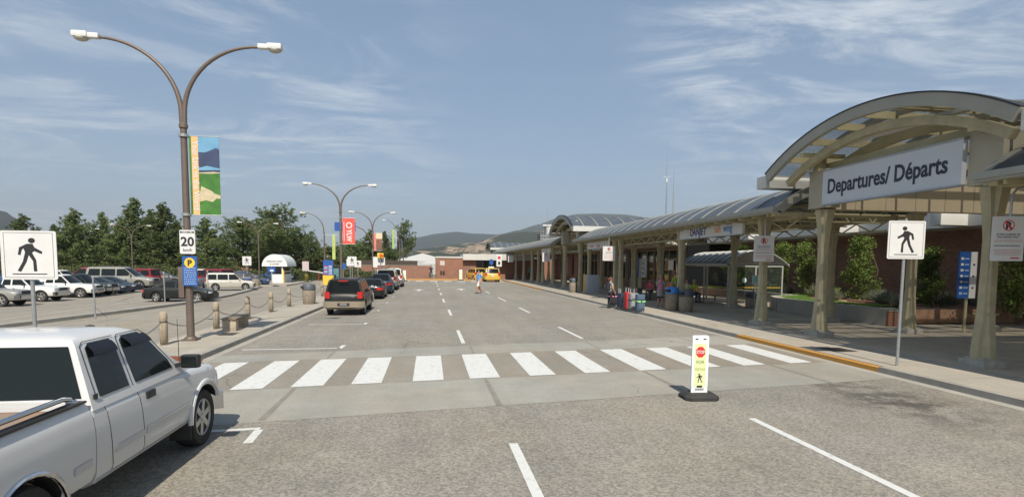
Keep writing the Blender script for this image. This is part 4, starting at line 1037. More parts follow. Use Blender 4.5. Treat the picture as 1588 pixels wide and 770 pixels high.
def generic(kind, col, label, cat, loc, rz, group=None, low=None, name=None, plate=True, roofrack=False, split=.62):
    """sedan | suv | van | pickup | wagon"""
    t = thing(name or {'sedan':'parked_car','suv':'parked_suv','van':'taxi_van','pickup':'parked_pickup'}[kind], label, cat, loc, rz, group)
    if kind == 'sedan':
        c = Car(4.7, 1.8, [(-2.35,.86),(-2.3,.93),(-1.5,1.0),(-1.0,.97),(.9,.95),(1.2,.92),(1.9,.80),(2.25,.70),(2.35,.60)], .2,
                dict(xb0=-1.75,xb1=1.25,xr0=-.85,xr1=.25,zb=.93,zr=1.40,hwb=.91,hwr=.66,bf=.14,br=.12), (-1.38,1.42), .32)
        wins = [[(-1.25,.08),(-.12,.06),(-.12,.86),(-.72,.84)],[(-.04,.06),(.88,.08),(.25,.86),(-.04,.86)]]; doors = [(-.98,-.08),(-.06,.98)]
        tz = (.66,.84); hz = (.56,.70); bz = (.30,.58)
    elif kind == 'suv':
        c = Car(4.85, 1.88, [(-2.42,1.02),(-2.38,1.08),(-1,1.08),(1.0,1.06),(1.3,1.05),(2.1,.97),(2.36,.86),(2.42,.72)], .32,
                dict(xb0=-2.34,xb1=1.32,xr0=-2.2,xr1=.45,zb=1.05,zr=1.76,hwb=.94,hwr=.77,bf=.1,br=.0), (-1.43,1.48), .37, .28, .12, .24)
        wins = [[(-2.16,.12),(-1.3,.1),(-1.3,.86),(-2.06,.86)],[(-1.2,.1),(-.22,.08),(-.22,.86),(-1.2,.86)],[(-.12,.08),(1.02,.1),(.45,.86),(-.12,.86)]]; doors = [(-1.0,-.18),(-.16,1.02)]
        tz = (.86,1.18); hz = (.72,.90); bz = (.42,.70)
    elif kind == 'van':
        c = Car(5.0, 1.95, [(-2.5,1.0),(-2.44,1.08),(-1,1.08),(1.2,1.04),(1.6,1.0),(2.2,.86),(2.45,.74),(2.5,.62)], .24,
                dict(xb0=-2.42,xb1=1.85,xr0=-2.1,xr1=.75,zb=1.04,zr=1.74,hwb=.95,hwr=.78,bf=.16,br=.06), (-1.5,1.55), .34, .32, .16, .22)
        wins = [[(-2.15,.12),(-1.1,.1),(-1.1,.86),(-1.98,.86)],[(-1.0,.1),(.1,.08),(.1,.86),(-1.0,.86)],[(.2,.08),(1.45,.1),(.8,.84),(.2,.86)]]; doors = [(-1.05,.12),(.16,1.4)]
        tz = (.80,1.2); hz = (.62,.78); bz = (.34,.64)
    else:
        c = Car(5.6, 1.98, [(-2.8,1.1),(-2.76,1.16),(-.55,1.16),(.9,1.16),(1.15,1.14),(2.3,1.08),(2.7,.98),(2.8,.80)], .40,
                dict(xb0=-.65,xb1=1.25,xr0=-.5,xr1=.55,zb=1.13,zr=1.82,hwb=.93,hwr=.75,bf=.1,br=.02), (-1.75,1.85), .40, .26, .12, .26)
        wins = [[(-.55,.1),(-.02,.1),(-.02,.86),(-.42,.86)],[(.08,.1),(1.0,.1),(.5,.86),(.08,.86)]]; doors = [(-.58,.02),(.04,1.05)]
        tz = (.92,1.14); hz = (.82,1.0); bz = (.46,.72)
    b = c.body(col, low, split).build('body', t); c.cut(b)
    gm = MB(); c.greenhouse(col).build('cabin', t)
    if kind == 'pickup':
        mb = MB(); mb.box((-2.72,-.86,1.157),(-.72,.86,1.166), M_interior); mb.build('cargo_bed', t)
    c.pane_end(True).build('windshield', t, fix=False); c.pane_end(False, t0=.10, w=.90).build('rear_window', t, fix=False)
    for sg in (-1, 1):
        for w in wins: c.pane_side(w, sg, M_carwin).build('window', t)
        for x0, x1 in doors:
            zt = c.gh['zb']-.015; d = c.panel([(x0+.06,c.zb+.12),(x1,c.zb+.12),(x1,zt),(x0,zt)], sg, col, .005, 3, 8, low, split).build('door', t)
            mb = MB(); zz = zt-.14; mb.cbox((x0+.16, sg*(c.sy(x0+.16, zz)+.02), zz), (.16,.03,.035), M_black if kind != 'sedan' else col, .008); mb.build('door_handle', d)
        mirror(t, c.gh['xb1']-.42, c.hw*.92, c.gh['zb']+.06, col if kind != 'pickup' else M_black, sg)
    c.wheels(t)
    bm_ = low if low else (col if kind in ('sedan','van') else (M_chrome if kind == 'pickup' else mat('grey_bumper', (.12,.12,.12), .6)))
    c.band(True, bz[0], bz[1], -.99, .99, .06, .12, bm_).build('bumper', t); c.band(False, bz[0], bz[1]+.02, -.99, .99, .06, .12, bm_).build('bumper', t)
    c.band(True, hz[0]-.02, hz[1], -.5, .5, .012, .05, M_black).build('grille', t)
    light_pair(c, t, True, hz[0], hz[1], .55, .95, M_lens, 'headlight'); light_pair(c, t, False, tz[0], tz[1], .70 if kind != 'sedan' else .52, .97, M_tail, 'taillight')
    if plate: 
        mb = MB(); mb.box((-c.L/2-.075,-.16,bz[1]+(.06 if kind != 'pickup' else -.2)),(-c.L/2-.02,.16,bz[1]+(.2 if kind != 'pickup' else -.06)), M_plate); mb.build('licence_plate', t)
    if kind in ('suv','van'):
        for sg in (-1, 1): mb = MB(); z = c.gh['zr']+.075; mb.tube([(-1.8,sg*.62,z-.05),(-1.7,sg*.62,z),(.1,sg*.62,z),(.25,sg*.6,z-.05)], .016, M_black, 6); mb.build('roof_rail', t)
    return t, c

# ---- the white extended-cab pickup in the foreground
W = mat('pickup_white', (0.56,0.565,0.56), .28, coat=.5, var=.04, vscale=.9)
def big_truck():
    t = thing('pickup_truck', 'white extended cab pickup with chrome bed rails in the left foreground', 'pickup truck', (-4.15, 6.45, 0), PI/2)
    c = Car(5.5, 2.0, [(-2.75,1.2),(-2.7,1.27),(-.85,1.28),(.9,1.25),(1.05,1.23),(1.9,1.17),(2.25,1.12),(2.42,1.04),(2.5,.92)], .42,
            dict(xb0=-.80,xb1=1.28,xr0=-.68,xr1=.50,zb=1.24,zr=1.83,hwb=.955,hwr=.76,bf=.10,br=.02), (-1.72,1.76), .40, .45, .12, .27)
    c.L = 5.0
    # front clip and cab
    b = c.body(W, None, 0, -.80, 2.5).build('body', t); c.cut(b, (1.76,))
    c.greenhouse(W).build('cabin', t)
    # bed: outer skins, inner walls, floor, bulkhead, tailgate
    for sg in (-1, 1):
        mb = MB(); rings = []; xs = [-2.5+1.685*i/16 for i in range(17)]
        for x in xs:
            o = [(x, sg*c.hw*w, .46+f*(1.245-.46)) for f, w in SIDE if f <= .93]
            o += [(x, sg*.915, 1.262), (x, sg*.86, 1.262), (x, sg*.845, 1.20), (x, sg*.84, .80), (x, sg*.80, .46)]; rings.append(o)
        n = len(rings[0]); vs = [p for r in rings for p in r]
        mb.add(vs, [(i*n+k, i*n+(k+1) % n, (i+1)*n+(k+1) % n, (i+1)*n+k) for i in range(16) for k in range(n)]+[tuple(range(n)), tuple(16*n+k for k in range(n))[::-1]], W, True)
        bd_ = mb.build('bed_side', t); c.cut(bd_, (-1.72,)); 
        if sg < 0: bd = bd_
    M_bedliner = mat('rusty_bed_steel', (0.33,0.20,0.13), .8, var=.4, vscale=6, col2=(.24,.2,.17))
    mb = MB(); mb.box((-2.5,-.85,.70),(-.87,.85,.76), M_bedliner); mb.box((-.90,-.86,.70),(-.845,.86,1.205), M_bedliner); mb.box((-.905,-.88,1.207),(-.84,.88,1.25), W)
    mb.box((-2.5,-.86,.5),(-2.42,.86,1.24), W)
    for sg in (-1, 1): mb.box((-2.05,sg*.62,.76),(-1.35,sg*.839,1.0), M_bedliner)
    mb.build('bed_liner', bd)
    for sg in (-1, 1):
        mb = MB(); mb.cbox((-1.67, sg*.905, 1.275), (1.66,.10,.022), M_black, .008); mb.build('rail_cap', bd)
        mb = MB(); z = 1.35; y = sg*.885; mb.tube([(-2.42,y,1.28),(-2.38,y,z-.02),(-2.28,y,z),(-1.08,y,z),(-.98,y,z-.02),(-.94,y,1.28)], .024, M_chrome, 12)
        mb.lathe([(.05,1.284),(.05,1.30),(.028,1.32)], M_chrome, 14, (-.94,y,0)); mb.lathe([(.05,1.284),(.05,1.30),(.028,1.32)], M_chrome, 14, (-2.42,y,0)); mb.build('bed_rail', bd)
    # glass
    c.pane_end(True, m=M_carwin).build('windshield', t, fix=False); c.pane_end(False, t0=.08, t1=.90, w=.93, m=M_carwin).build('rear_window', t, fix=False)
    mb = MB(); mb.cbox((-.67,.08,1.805),(.05,.30,.055), M_tail, .012); mb.cbox((-.675,.08,1.805),(.05,.12,.04), M_lens, .008); mb.build('brake_light', t)
    M_visor = mat('smoked_visor', (.012,.012,.016), .3, spec=.2)
    for sg in (-1, 1):
        # doors with following skin, lower mouldings and handle
        d1 = c.panel([(.10,.50),(1.34,.50),(1.22,1.225),(.02,1.225)], sg, W, .006, 6, 12).build('front_door', t)
        d2 = c.panel([(-.52,.50),(.085,.50),(.005,1.225),(-.60,1.225)], sg, W, .006, 4, 12).build('rear_door', t)
        w1 = c.pane_side([(.04,.05),(.90,.06),(.86,.24),(.54,.82),(.44,.91),(.12,.91),(.05,.84)], sg, M_carwin, .009).build('window', d1)
        w2 = c.pane_side([(-.62,.05),(-.10,.05),(-.07,.84),(-.13,.91),(-.48,.91),(-.55,.84)], sg, M_carwin, .009).build('window', d2)
        # door frame seams on the cab side
        mb = MB()
        for pts in ([(-.03,.02),(.0,.9),(.04,.95),(.48,.95),(.62,.82),(.98,.10)], [(-.68,.02),(-.62,.88),(-.56,.95),(-.05,.95)]):
            for (xa, ta), (xb, tb) in zip(pts, pts[1:]):
                za, zb_ = [c.gh['zb']+(c.gh['zr']-c.gh['zb'])*q for q in (ta, tb)]
                mb.bar((xa, sg*(c.gy(ta)+.002), za), (xb, sg*(c.gy(tb)+.002), zb_), .006, .006, M_seam)
        mb.build('door_seal', t)
        for (xa, xb, ta, w) in ((.10,.56,.86,w1),(-.52,-.10,.86,w2)):
            mb = MB(); mb.grid(lambda u, v: (xa+(xb-xa)*u+(.04*v if xa > 0 else -.02*v), sg*(c.gy(ta-.20*v)+.012+.035*math.sin(v*PI*.6)), c.gh['zb']+(c.gh['zr']-c.gh['zb'])*(ta+.02-.17*v)), 6, 4, M_visor); mb.build('rain_visor', w, fix=False)
        mb = MB(); mb.cbox((.25, sg*(c.sy(.25,1.09)+.012), 1.09), (.19,.03,.085), M_black, .014); mb.build('door_handle', d1)
        M_mould = mat('moulding', (.46,.48,.50), .3, .4)
        c.strip([(.12,.70),(1.22,.70)], .07, sg, M_mould, .014, .02).build('side_moulding', d1)
        c.strip([(-.50,.70),(.08,.70)], .07, sg, M_mould, .014, .02).build('side_moulding', d2)
        c.strip([(.12,.745),(1.22,.745)], .014, sg, M_chrome, .018, .02).build('chrome_trim', d1)
        c.strip([(-1.14,.70),(-.88,.70)], .07, sg, M_mould, .010, .02).build('side_moulding', bd)
        mb = MB(); mb.cbox((-.70, sg*(c.gy(.05)+.008), 1.29), (.06,.012,.05), M_black, .004); mb.build('cab_badge', t)
        # chrome lip round the rear arch, mud flap in front of bed
        mb = MB(); N = 18; pts = [(-1.72+(c.R+.075)*math.cos(a), sg*(c.hw+.006), c.R+.01+(c.R+.075)*math.sin(a)) for a in [PI*k/N for k in range(N+1)]]
        mb.tube(pts, .022, M_chrome, 6); mb.build('wheel_arch_trim', bd)
        mb = MB(); pts = [(1.76+(c.R+.095)*math.cos(a), sg*(c.hw-.004), c.R+.02+(c.R+.095)*math.sin(a)) for a in [PI*k/N for k in range(N+1)]]; mb.tube(pts, .034, W, 8); mb.build('fender_flare', b)
        mb = MB(); mb.cbox((1.27, sg*.86, .40), (.03,.27,.36), M_rubber, .01); mb.build('mud_flap', t)
        mb = MB(); mb.box((1.3,sg*.55,.3),(2.25,sg*.56,1.0), M_well); mb.grid(lambda u, v: (1.76+(c.R+.03)*math.cos(PI*u), sg*(.56+.36*v), .4+(c.R+.03)*math.sin(PI*u)), 14, 1, M_well); mb.build('wheel_well', b, fix=False)
        mb = MB(); mb.box((-2.2,sg*.55,.3),(-1.25,sg*.56,.8), M_well); mb.grid(lambda u, v: (-1.72+(c.R+.03)*math.cos(PI*u), sg*(.56+.36*v), .4+(c.R+.03)*math.sin(PI*u)), 14, 1, M_well); mb.build('wheel_well', bd, fix=False)
        # mirror
        mb = MB(); mb.cbox((1.00, sg*1.13, 1.33), (.12,.22,.175), M_black, .045); mb.bar((1.02,sg*.93,1.27),(1.01,sg*1.07,1.30), .07, .05, M_black); mb.build('side_mirror', t)
        mb = MB(); mb.box((.936, sg*1.045,1.265),(.939, sg*1.215,1.395), M_carwin); mb.build('mirror_glass', t)
        c.strip([(-.78,.475),(1.34,.475)], .04, sg, W, .012, .03).build('rocker', t)
    c.wheels(t, n=6)
    mb = MB(); mb.tube([(-1.72,-.8,.4),(-1.72,.8,.4)], .05, M_black, 8); mb.lathe([(.02,-.15),(.16,-.05),(.16,.05),(.02,.15)], M_black, 12, (-1.72,0,.4), 'y'); mb.box((-2.4,-.45,.45),(2.2,-.35,.58), M_black); mb.box((-2.4,.35,.45),(2.2,.45,.58), M_black); mb.box((.3,-.3,.35),(2.1,.3,.7), M_black); mb.build('chassis', t)
    c.band(True, .40, .66, -.99, .99, .09, .16, M_chrome, bulge=.05).build('front_bumper', t)
    c.band(True, .70, .95, -.6, .6, .02, .06, M_black, bulge=.02).build('grille', t); light_pair(c, t, True, .74, .95, .62, .97, M_lens, 'headlight')
    for sg in (-1, 1): mb = MB(); mb.cbox((-2.49, sg*.93, .98), (.06,.12,.42), M_tail, .015); mb.build('taillight', t)
    mb = MB(); mb.cbox((-2.58,0,.55),(.18,1.9,.2), M_chrome, .03); mb.build('rear_bumper', t)
    mb = MB(); mb.tube([(1.22,-.90,1.16),(1.20,-.90,1.85)], [.006,.003], M_black, 6); mb.build('antenna', t)
    # orange hood deflector at the front edge of the bonnet
    mb = MB(); mb.grid(lambda u, v: (2.28+.10*v-.30*abs(2*u-1)**3, -.86+1.72*u, 1.13+.055*v-.02*abs(2*u-1)), 14, 2, mat('amber_bug_deflector', (.16,.05,.02), .2)); mb.build('hood_deflector', t, fix=False)
    # seats seen through glass are too dark to read: a simple steering wheel and headrests stand inside the cab
    return t
big_truck()

# ---- queue of cars at the left kerb
p_black = paint('black', (.016,.018,.018)); p_gold = paint('gold_cladding', (.24,.205,.15), .5); p_silver = paint('silver', (.42,.43,.43), .35, .3)
p_white = paint('white', (.66,.66,.64)); p_navy = paint('navy', (.02,.032,.055)); p_dgreen = paint('dark_green', (.014,.028,.026)); p_red = paint('dark_red', (.20,.02,.025))
p_pewter = paint('pewter', (.27,.27,.24), .35, .2); p_yellow = paint('taxi_yellow', (.56,.36,.06)); p_beige = paint('pale_gold', (.46,.44,.38), .35, .2); p_grey = paint('charcoal', (.07,.075,.085)); p_blue = paint('blue', (.03,.06,.13))
t, c = generic('suv', p_black, 'black sport utility with gold lower trim, nearest in the queue at the left kerb', 'suv', (-4.15, 29.9, 0), PI/2, 'vehicles queued at the left kerb', low=p_gold, split=.56, plate=False)
mb = MB(); mb.cbox((-2.42,0,1.71),(.04,.45,.05), M_tail, .01); mb.build('brake_light', t)
mb = MB(); mb.box((-2.50,-.28,.50),(-2.44,.28,.64), M_black); mb.build('plate_recess', t)
mb = MB(); mb.box((-2.52,-.17,.51),(-2.501,.17,.63), mat('old_plate', (.16,.16,.17), .5)); mb.build('licence_plate', t)
generic('sedan', p_silver, 'silver sedan almost hidden in front of the black and gold sport utility', 'car', (-4.72, 36.0, 0), PI/2, 'vehicles queued at the left kerb')
generic('sedan', p_black, 'black sedan with bright red tail lamps and white plate, in the queue', 'car', (-4.2, 42.2, 0), PI/2, 'vehicles queued at the left kerb')
t, c = generic('sedan', p_navy, 'taller dark blue car directly ahead of the black sedan in the queue', 'car', (-4.1, 48.4, 0), PI/2, 'vehicles queued at the left kerb'); t.scale = (1, 1.06, 1.18)
t, c = generic('suv', p_pewter, 'silver sport utility with dark rear window ahead of the dark blue car', 'suv', (-4.1, 55.2, 0), PI/2, 'vehicles queued at the left kerb'); t.scale = (1, 1.08, 1.12)
t, c = generic('suv', p_white, 'white sport utility at the head of the queue', 'suv', (-3.9, 62.5, 0), PI/2, 'vehicles queued at the left kerb'); t.scale = (1, 1.05, 1.12)
# ---- taxis
t, c = generic('van', p_yellow, 'yellow taxi van with its rear to the road, at the right kerb', 'taxi', (8.95, 81.0, 0), PI/2, 'yellow taxis at the far kerb'); t.scale = (1, 1.15, 1.12)
mb = MB(); mb.cbox((-.2,0,1.88),(.25,.7,.16), mat('taxi_roof_sign', (.7,.68,.6), .5), .03); mb.build('roof_sign', t)
t, c = generic('van', p_yellow, 'second yellow taxi van, half hidden beyond the rear one and nearer the road centre', 'taxi', (7.4, 88.2, 0), PI/2+.25, 'yellow taxis at the far kerb'); t.scale = (1, 1.1, 1.08)
# ---- parking lot
G = 'vehicles in the parking lot'
def lot(px, py, L, W, sc, rz):
    p = gnd(px, py); return (p.x-L*sc/2, p.y+W*sc/2, 0)
tq, _ = generic('pickup', p_pewter, 'silver truck nose cut by the left edge of the photo, nearest in the lot', 'pickup truck', lot(24, 476, 5.7, 2, .86, 0), .06, G); tq.scale = (.86,)*3
tw, cw = generic('pickup', p_white, 'white pickup with dark grille, foremost of the lot, left of the walk sign pole', 'pickup truck', lot(86, 468, 5.7, 2, .88, 0), .05, G); tw.scale = (.86,)*3
tw2 = dup(tw, lot(143, 462, 5.7, 2, .86, 0), .07, 'second white pickup, seen right of the walk sign pole')
td, _ = generic('pickup', p_dgreen, 'dark green pickup beside the second white pickup in the lot', 'pickup truck', lot(168, 459, 5.7, 2, .86, 0), .05, G); td.scale = (.86,)*3
ts, cs = generic('sedan', p_navy, 'dark blue sedan right of the dark green pickup in the lot', 'car', lot(190, 456, 4.8, 1.8, .9, 0), .06, G); ts.scale = (.9,)*3
dup(ts, lot(208, 453.5, 4.8, 1.8, .9, 0), .02, 'second dark blue sedan, just left of the pewter crew truck wheel')
tp, cp = generic('suv', p_pewter, 'tall pewter crew truck facing right behind the dark sedans', 'suv', lot(233, 449.5, 4.85, 1.9, 1.1, 0), .06, G); tp.scale = (1.1, 1.05, 1.12)
tr_, cr = generic('suv', p_red, 'dark red sport utility left of the banner pole', 'suv', (-22.4, 61, 0), 2.6, G)
tb, cb_ = generic('sedan', p_black, 'black sedan driving right, passing behind the banner pole', 'car', (-15.9, 38.2, 0), .02, None); tb.scale = (.86, .9, .95)
tm, cm = generic('suv', p_beige, 'pale silver sport utility in side view just right of the banner pole', 'suv', (-17.75, 52.6, 0), .28, G); tm.scale = (.82, .85, .88)
tg, cg = generic('sedan', p_grey, 'charcoal sedan behind the black moving sedan, left of the banner pole', 'car', (-20.6, 58.5, 0), .5, G)
tbl, _ = generic('sedan', p_blue, 'mid blue sedan right behind the banner pole', 'car', (-19.6, 62.5, 0), .2, G)
far = [(tw, -31.2, 49.5, 'white pickup roof showing above the dark sedans left of the walk sign'), (ts, -31, 54, 'dark blue sedan in the back row behind the walk sign'), (tr_, -29.5, 60, 'red roofed sport utility behind the pewter crew truck'),
       (tg, -29, 65, 'charcoal sedan in the back row under the tall pines'), (tm, -33, 69, 'pale sport utility in the back row under the tall pines'), (tbl, -26, 70, 'blue sedan in the back row left of the banner pole'),
       (tg, -22, 68.5, 'charcoal sedan in the back row right of the banner pole'), (tw, -36, 60, 'white pickup far back at the left edge of the lot'), (tr_, -38, 68, 'dark red sport utility far back at the left edge of the lot'),
       (tbl, -44, 62, 'blue sedan far back beyond the left white pickup'), (ts, -40, 74, 'dark sedan in the rearmost row by the hedge'), (tm, -30, 77, 'pale sport utility in the rearmost row by the hedge'), (tbl, -20.5, 78.5, 'blue sedan in the rearmost row left of the booth'), (tg, -24.5, 78, 'grey sedan in the rearmost row, two left of the booth')]
for i, (o, x, y, lb) in enumerate(far): dup(o, (x, y, 0), .1*((i*3) % 5-2)+(PI if i % 3 == 2 else 0), lb)
# ------------------------------------------------------------------ lamp posts
M_pole = mat('brown_painted_pole', (0.135,0.105,0.088), .55, .2, var=.15, vscale=2)
M_lamp = mat('lamp_head_white', (.62,.63,.62), .4, var=.05, vscale=4); M_bowl = mat('lamp_bowl', (.42,.40,.34), .25)
def lamp_head(mb_parent, x, z, sg):
    mb = MB(); mb.cbox((x+sg*.28,0,z+.02),(.62,.20,.14), M_lamp, .045); mb.cbox((x+sg*.46,0,z+.03),(.42,.30,.17), M_lamp, .06)
    o = mb.build('lamp_head', mb_parent); mb = MB(); mb.ell((x+sg*.46,0,z-.06),(.19,.15,.09), M_bowl); mb.build('lamp_bowl', o)
def lamp_post(loc, label, rz=0, double=True, h=9.05, group='curved arm lamp posts', split=6.5, reach=2.2):
    t = thing('street_lamp', label, 'street lamp', loc, rz, group)
    mb = MB(); mb.tube([(0,0,0),(0,0,.02),(0,0,split*.5),(0,0,split)], [.125,.11,.10,.09], M_pole, 14); mb.lathe([(.20,0),(.20,.05),(.15,.12)], M_pole, 14); mb.cbox((0,0,.02),(.42,.42,.05), M_pole, .01)
    mb.lathe([(.11,split-.06),(.125,split-.05),(.125,split+.05),(.08,split+.09)], M_pole, 14); mb.build('pole', t)
    for sg in ((-1, 1) if double else (-1,)):
        pts = [(sg*.03, 0, split)]; z0 = split+.35
        for k in range(15):
            a = PI/2*k/14; pts.append((sg*(.04+reach*(1-math.cos(a))), 0, z0+(h-z0)*math.sin(a)))
        mb = MB(); mb.tube(pts, [.075-.035*i/(len(pts)-1) for i in range(len(pts))], M_pole, 10); a_ = mb.build('arm', t)
        lamp_head(a_, sg*(reach+.02), h, sg)
    return t
L1 = lamp_post((-7.35,18.2,.148), 'nearest tall brown double lamp post, carrying the landscape banner', h=8.95)
def banner(loc, z0, z1, w, fn, label, off=.14):
    t = thing('banner', label, 'banner', loc)
    mb = MB(); fn(mb, off, w, z0, z1); mb.build('cloth', t, ang=None)
    for z in (z0, z1):
        mb = MB(); mb.tube([(0,0,z),(off+w+.03,0,z)], .014, M_steel, 6); mb.lathe([(.14,z-.04),(.14,z+.04)], M_steel, 12); mb.build('bracket', t)
    return t
def curve_grid(mb, x0, x1, za, zb, m, y=0.0, th=.012):
    mb.box((x0, y-th/2, za), (x1, y+th/2, zb), m)
M_bo = mat('banner_orange', (.66,.40,.17), .7, var=.05, vscale=4); M_bsky = mat('banner_sky', (.10,.25,.42), .7, var=.3, vscale=1.6, col2=(.16,.36,.5)); M_bmt = mat('banner_mountain', (.035,.055,.12), .7, var=.3, vscale=3)
M_bgr = mat('banner_green', (.025,.11,.015), .7, var=.5, vscale=3.5, col2=(.06,.20,.03)); M_bsand = mat('banner_sand', (.50,.43,.28), .7, var=.2, vscale=9); M_bed = mat('banner_edge_blue', (.12,.2,.28), .7)
def ban1(mb, o, w, z0, z1):
    h = z1-z0; curve_grid(mb, o, o+.06, z0, z1, M_bgr); curve_grid(mb, o+.061, o+.25, z0, z1, M_bo); X0 = o+.251; X1 = o+w
    curve_grid(mb, X0, X1, z0+h*.80, z1, M_bsky); curve_grid(mb, X0, X1, z0+h*.55, z0+h*.7999, M_bmt); curve_grid(mb, X0, X1, z0, z0+h*.5499, M_bgr)
    def pl(poly, m, y=-.009): mb.prism([(X0+(X1-X0)*a, z0+h*b) for a, b in poly], y, y+.002, lambda u, v, d: (u, d, v), m)
    pl([(0,.80),(.25,.79),(.6,.83),(.85,.86),(1,.84),(1,.79),(0,.79)], M_bmt); pl([(0,.60),(.4,.63),(1,.60),(1,.58),(0,.57)], M_bsky)
    pl([(0,.25),(.1,.37),(.35,.34),(.6,.31),(.72,.28),(1,.255),(1,.215),(.8,.215),(.62,.17),(.3,.19),(0,.17)], M_bsand); pl([(0,.54),(.7,.555),(1,.55),(1,.54),(.5,.53),(0,.53)], M_bsand)
    text_mb(mb, 'Your Link to the World', .235, M_signwhite, (o+.10,-.011,z1-.14), (0,0,-1), (1,0,0), .002, .003, fit=2.08)
banner((-7.35,18.2,.148), 3.86, 6.22, .85, ban1, 'tall golf green and lake banner with white words on the nearest lamp post')
# small signs on the first pole
def flat_sign(name, label, loc, w, h, z, rz=0, pole=None, fill=None, edge=True, base=M_signwhite, px=0.0, cat='sign', r=.04, group=None, polem=None, zp=0.0, topbolt=True, twosided=False):
    """panel facing local -Y; z = panel bottom"""
    t = thing(name, label, cat, loc, rz, group); mb = MB()
    def rr(w, h, r):
        q = []
        for cx, cz, a0 in ((w/2-r,h-r,0),(-w/2+r,h-r,90),(-w/2+r,r,180),(w/2-r,r,270)):
            for k in range(5): a = R(a0+22.5*k); q.append((cx+r*math.cos(a), cz+r*math.sin(a)))
        return q
    mb.prism([(x+px, zz+z) for x, zz in rr(w, h, r)], -.012, 0, lambda u, v, d: (u, d, v), base)
    mb.prism([(x+px, zz+z) for x, zz in rr(w, h, r)], .0005, .003, lambda u, v, d: (u, d, v), M_steel)
    p = mb.build('panel', t)
    if fill: mb = MB(); fill(mb, w, h, z, px); mb.build('lettering' if name != 'crosswalk_sign' else 'symbol', t, fix=False)
    if pole:
        mb = MB(); mb.tube([(0,.04,zp),(0,.04,z+h+.02)], pole, polem or M_steel, 10)
        if topbolt: mb.lathe([(.03,z+h-.01),(.03,z+h+.05),(.0001,z+h+.07)], M_steel, 8, (0,.04,0))
        mb.build('post', t)
    return t
def T_(mb, s, size, x, z, m, bold=.004, al='CENTER', sx=1.0, y=-.0135): text_mb(mb, s, size, m, (x,y,z), (1,0,0), (0,0,1), .001, bold, al, sx)
def man_symbol(mb, w, h, z, px, flip=1, m=M_signblack, bar=True, dy=-.0135, S=None):
    s = S or h
    def P(poly): mb.prism([(px+flip*x*s, z+y*s) for x, y in poly], dy, dy+.0012, lambda u, v, d: (u, d, v), m)
    mb.prism([(px+flip*.06*s+.065*s*math.cos(2*PI*k/16), z+.80*s+.055*s*math.sin(2*PI*k/16)) for k in range(16)], dy, dy+.0012, lambda u, v, d: (u, d, v), m)
    P([(-.03,.735),(.075,.735),(.11,.66),(.25,.575),(.235,.525),(.10,.585),(.06,.55),(.13,.40),(.14,.17),(.075,.17),(.07,.38),(-.005,.50),(-.05,.36),(-.16,.16),(-.225,.18),(-.12,.37),(-.07,.56),(-.095,.64),(-.125,.61),(-.155,.50),(-.205,.51),(-.175,.66),(-.06,.72)])
    if bar: P([(-.32,.105),(.32,.105),(.32,.125),(-.32,.125)])
    if bar:
        for a, b, c_, d in ((-.455,.04,-.447,.96),(.447,.04,.455,.96),(-.447,.04,.447,.047),(-.447,.953,.447,.96)): P([(a,b),(c_,b),(c_,d),(a,d)])
def noparking(mb, w, h, z, px):
    cx, cz, r = px, z+h*.80, h*.125
    for k in range(28):
        a, b = 2*PI*k/28, 2*PI*(k+1)/28
        mb.prism([(cx+r*math.cos(a), cz+r*math.sin(a)),(cx+r*math.cos(b), cz+r*math.sin(b)),(cx+r*.82*math.cos(b), cz+r*.82*math.sin(b)),(cx+r*.82*math.cos(a), cz+r*.82*math.sin(a))], -.0145, -.0133, lambda u, v, d: (u, d, v), M_red)
    T_(mb, 'R', r*1.75, cx, cz-r*.60, M_signblack, .012); q = r*.64; e = r*.09
    mb.prism([(cx-q-e,cz+q-e),(cx-q+e,cz+q+e),(cx+q+e,cz-q+e),(cx+q-e,cz-q-e)], -.0150, -.0146, lambda u, v, d: (u, d, v), M_red)
    T_(mb, 'ACTIVE LOADING OR', h*.058, cx, z+h*.58, M_signblack, .001, sx=.9); T_(mb, 'UNLOADING ONLY', h*.058, cx, z+h*.52, M_signblack, .001, sx=.9)
    M_mu = mat('small_print_red', (.50,.30,.30), .6); M_mk = mat('small_print_dark', (.2,.2,.2), .6); rn = random.Random(3)
    for k, f in enumerate((.46,.43,.33,.24,.205,.17,.135)):
        x = -w*.40
        while x < w*.38:
            l = rn.uniform(.03,.09)*w; mb.box((cx+x,-.0138,z+h*f),(cx+min(x+l,w*.42),-.0128,z+h*(f+(.03 if k == 2 else .017))), M_mk if k == 2 else M_mu); x += l+.014*w
    mb.box((cx+w*.12,-.0138,z+h*.055),(cx+w*.38,-.0128,z+h*.085), M_red)
SPD = lambda mb, w, h, z, px: (T_(mb, 'MAXIMUM', .092, px, z+.62, M_signblack, .002, sx=.95), T_(mb, '20', .38, px, z+.24, M_signblack, .012, sx=1.0), T_(mb, 'km/h', .13, px, z+.07, M_signblack, .002))
flat_sign('speed_limit_sign', 'white maximum 20 speed sign on the nearest lamp post', (-7.28,18.03,.148), .44, .72, 2.67, fill=SPD)
M_py = mat('parking_yellow', (.75,.48,.03), .5)
def psign(mb, w, h, z, px):
    mb.lathe([(.0001,-.0145),(.15,-.0145),(.15,-.0133)], M_py, 24, (px,0,z+h-.20), 'y'); T_(mb, 'P', .24, px, z+h-.285, M_signblack, .012, y=-.016)
    rn = random.Random(5); M_lt = mat('sign_print_pale', (.35,.45,.6), .6)
    for k in range(8):
        x = -w*.4
        while x < w*.36: l = rn.uniform(.05,.12)*w; mb.box((px+x,-.0138,z+.05+.068*k),(px+min(x+l,w*.42),-.0128,z+.075+.068*k), M_lt); x += l+.02
flat_sign('parking_sign', 'blue parking sign with yellow P disc below the speed sign', (-7.24,18.03,.148), .42, .90, 1.70, fill=psign, base=M_signblue)
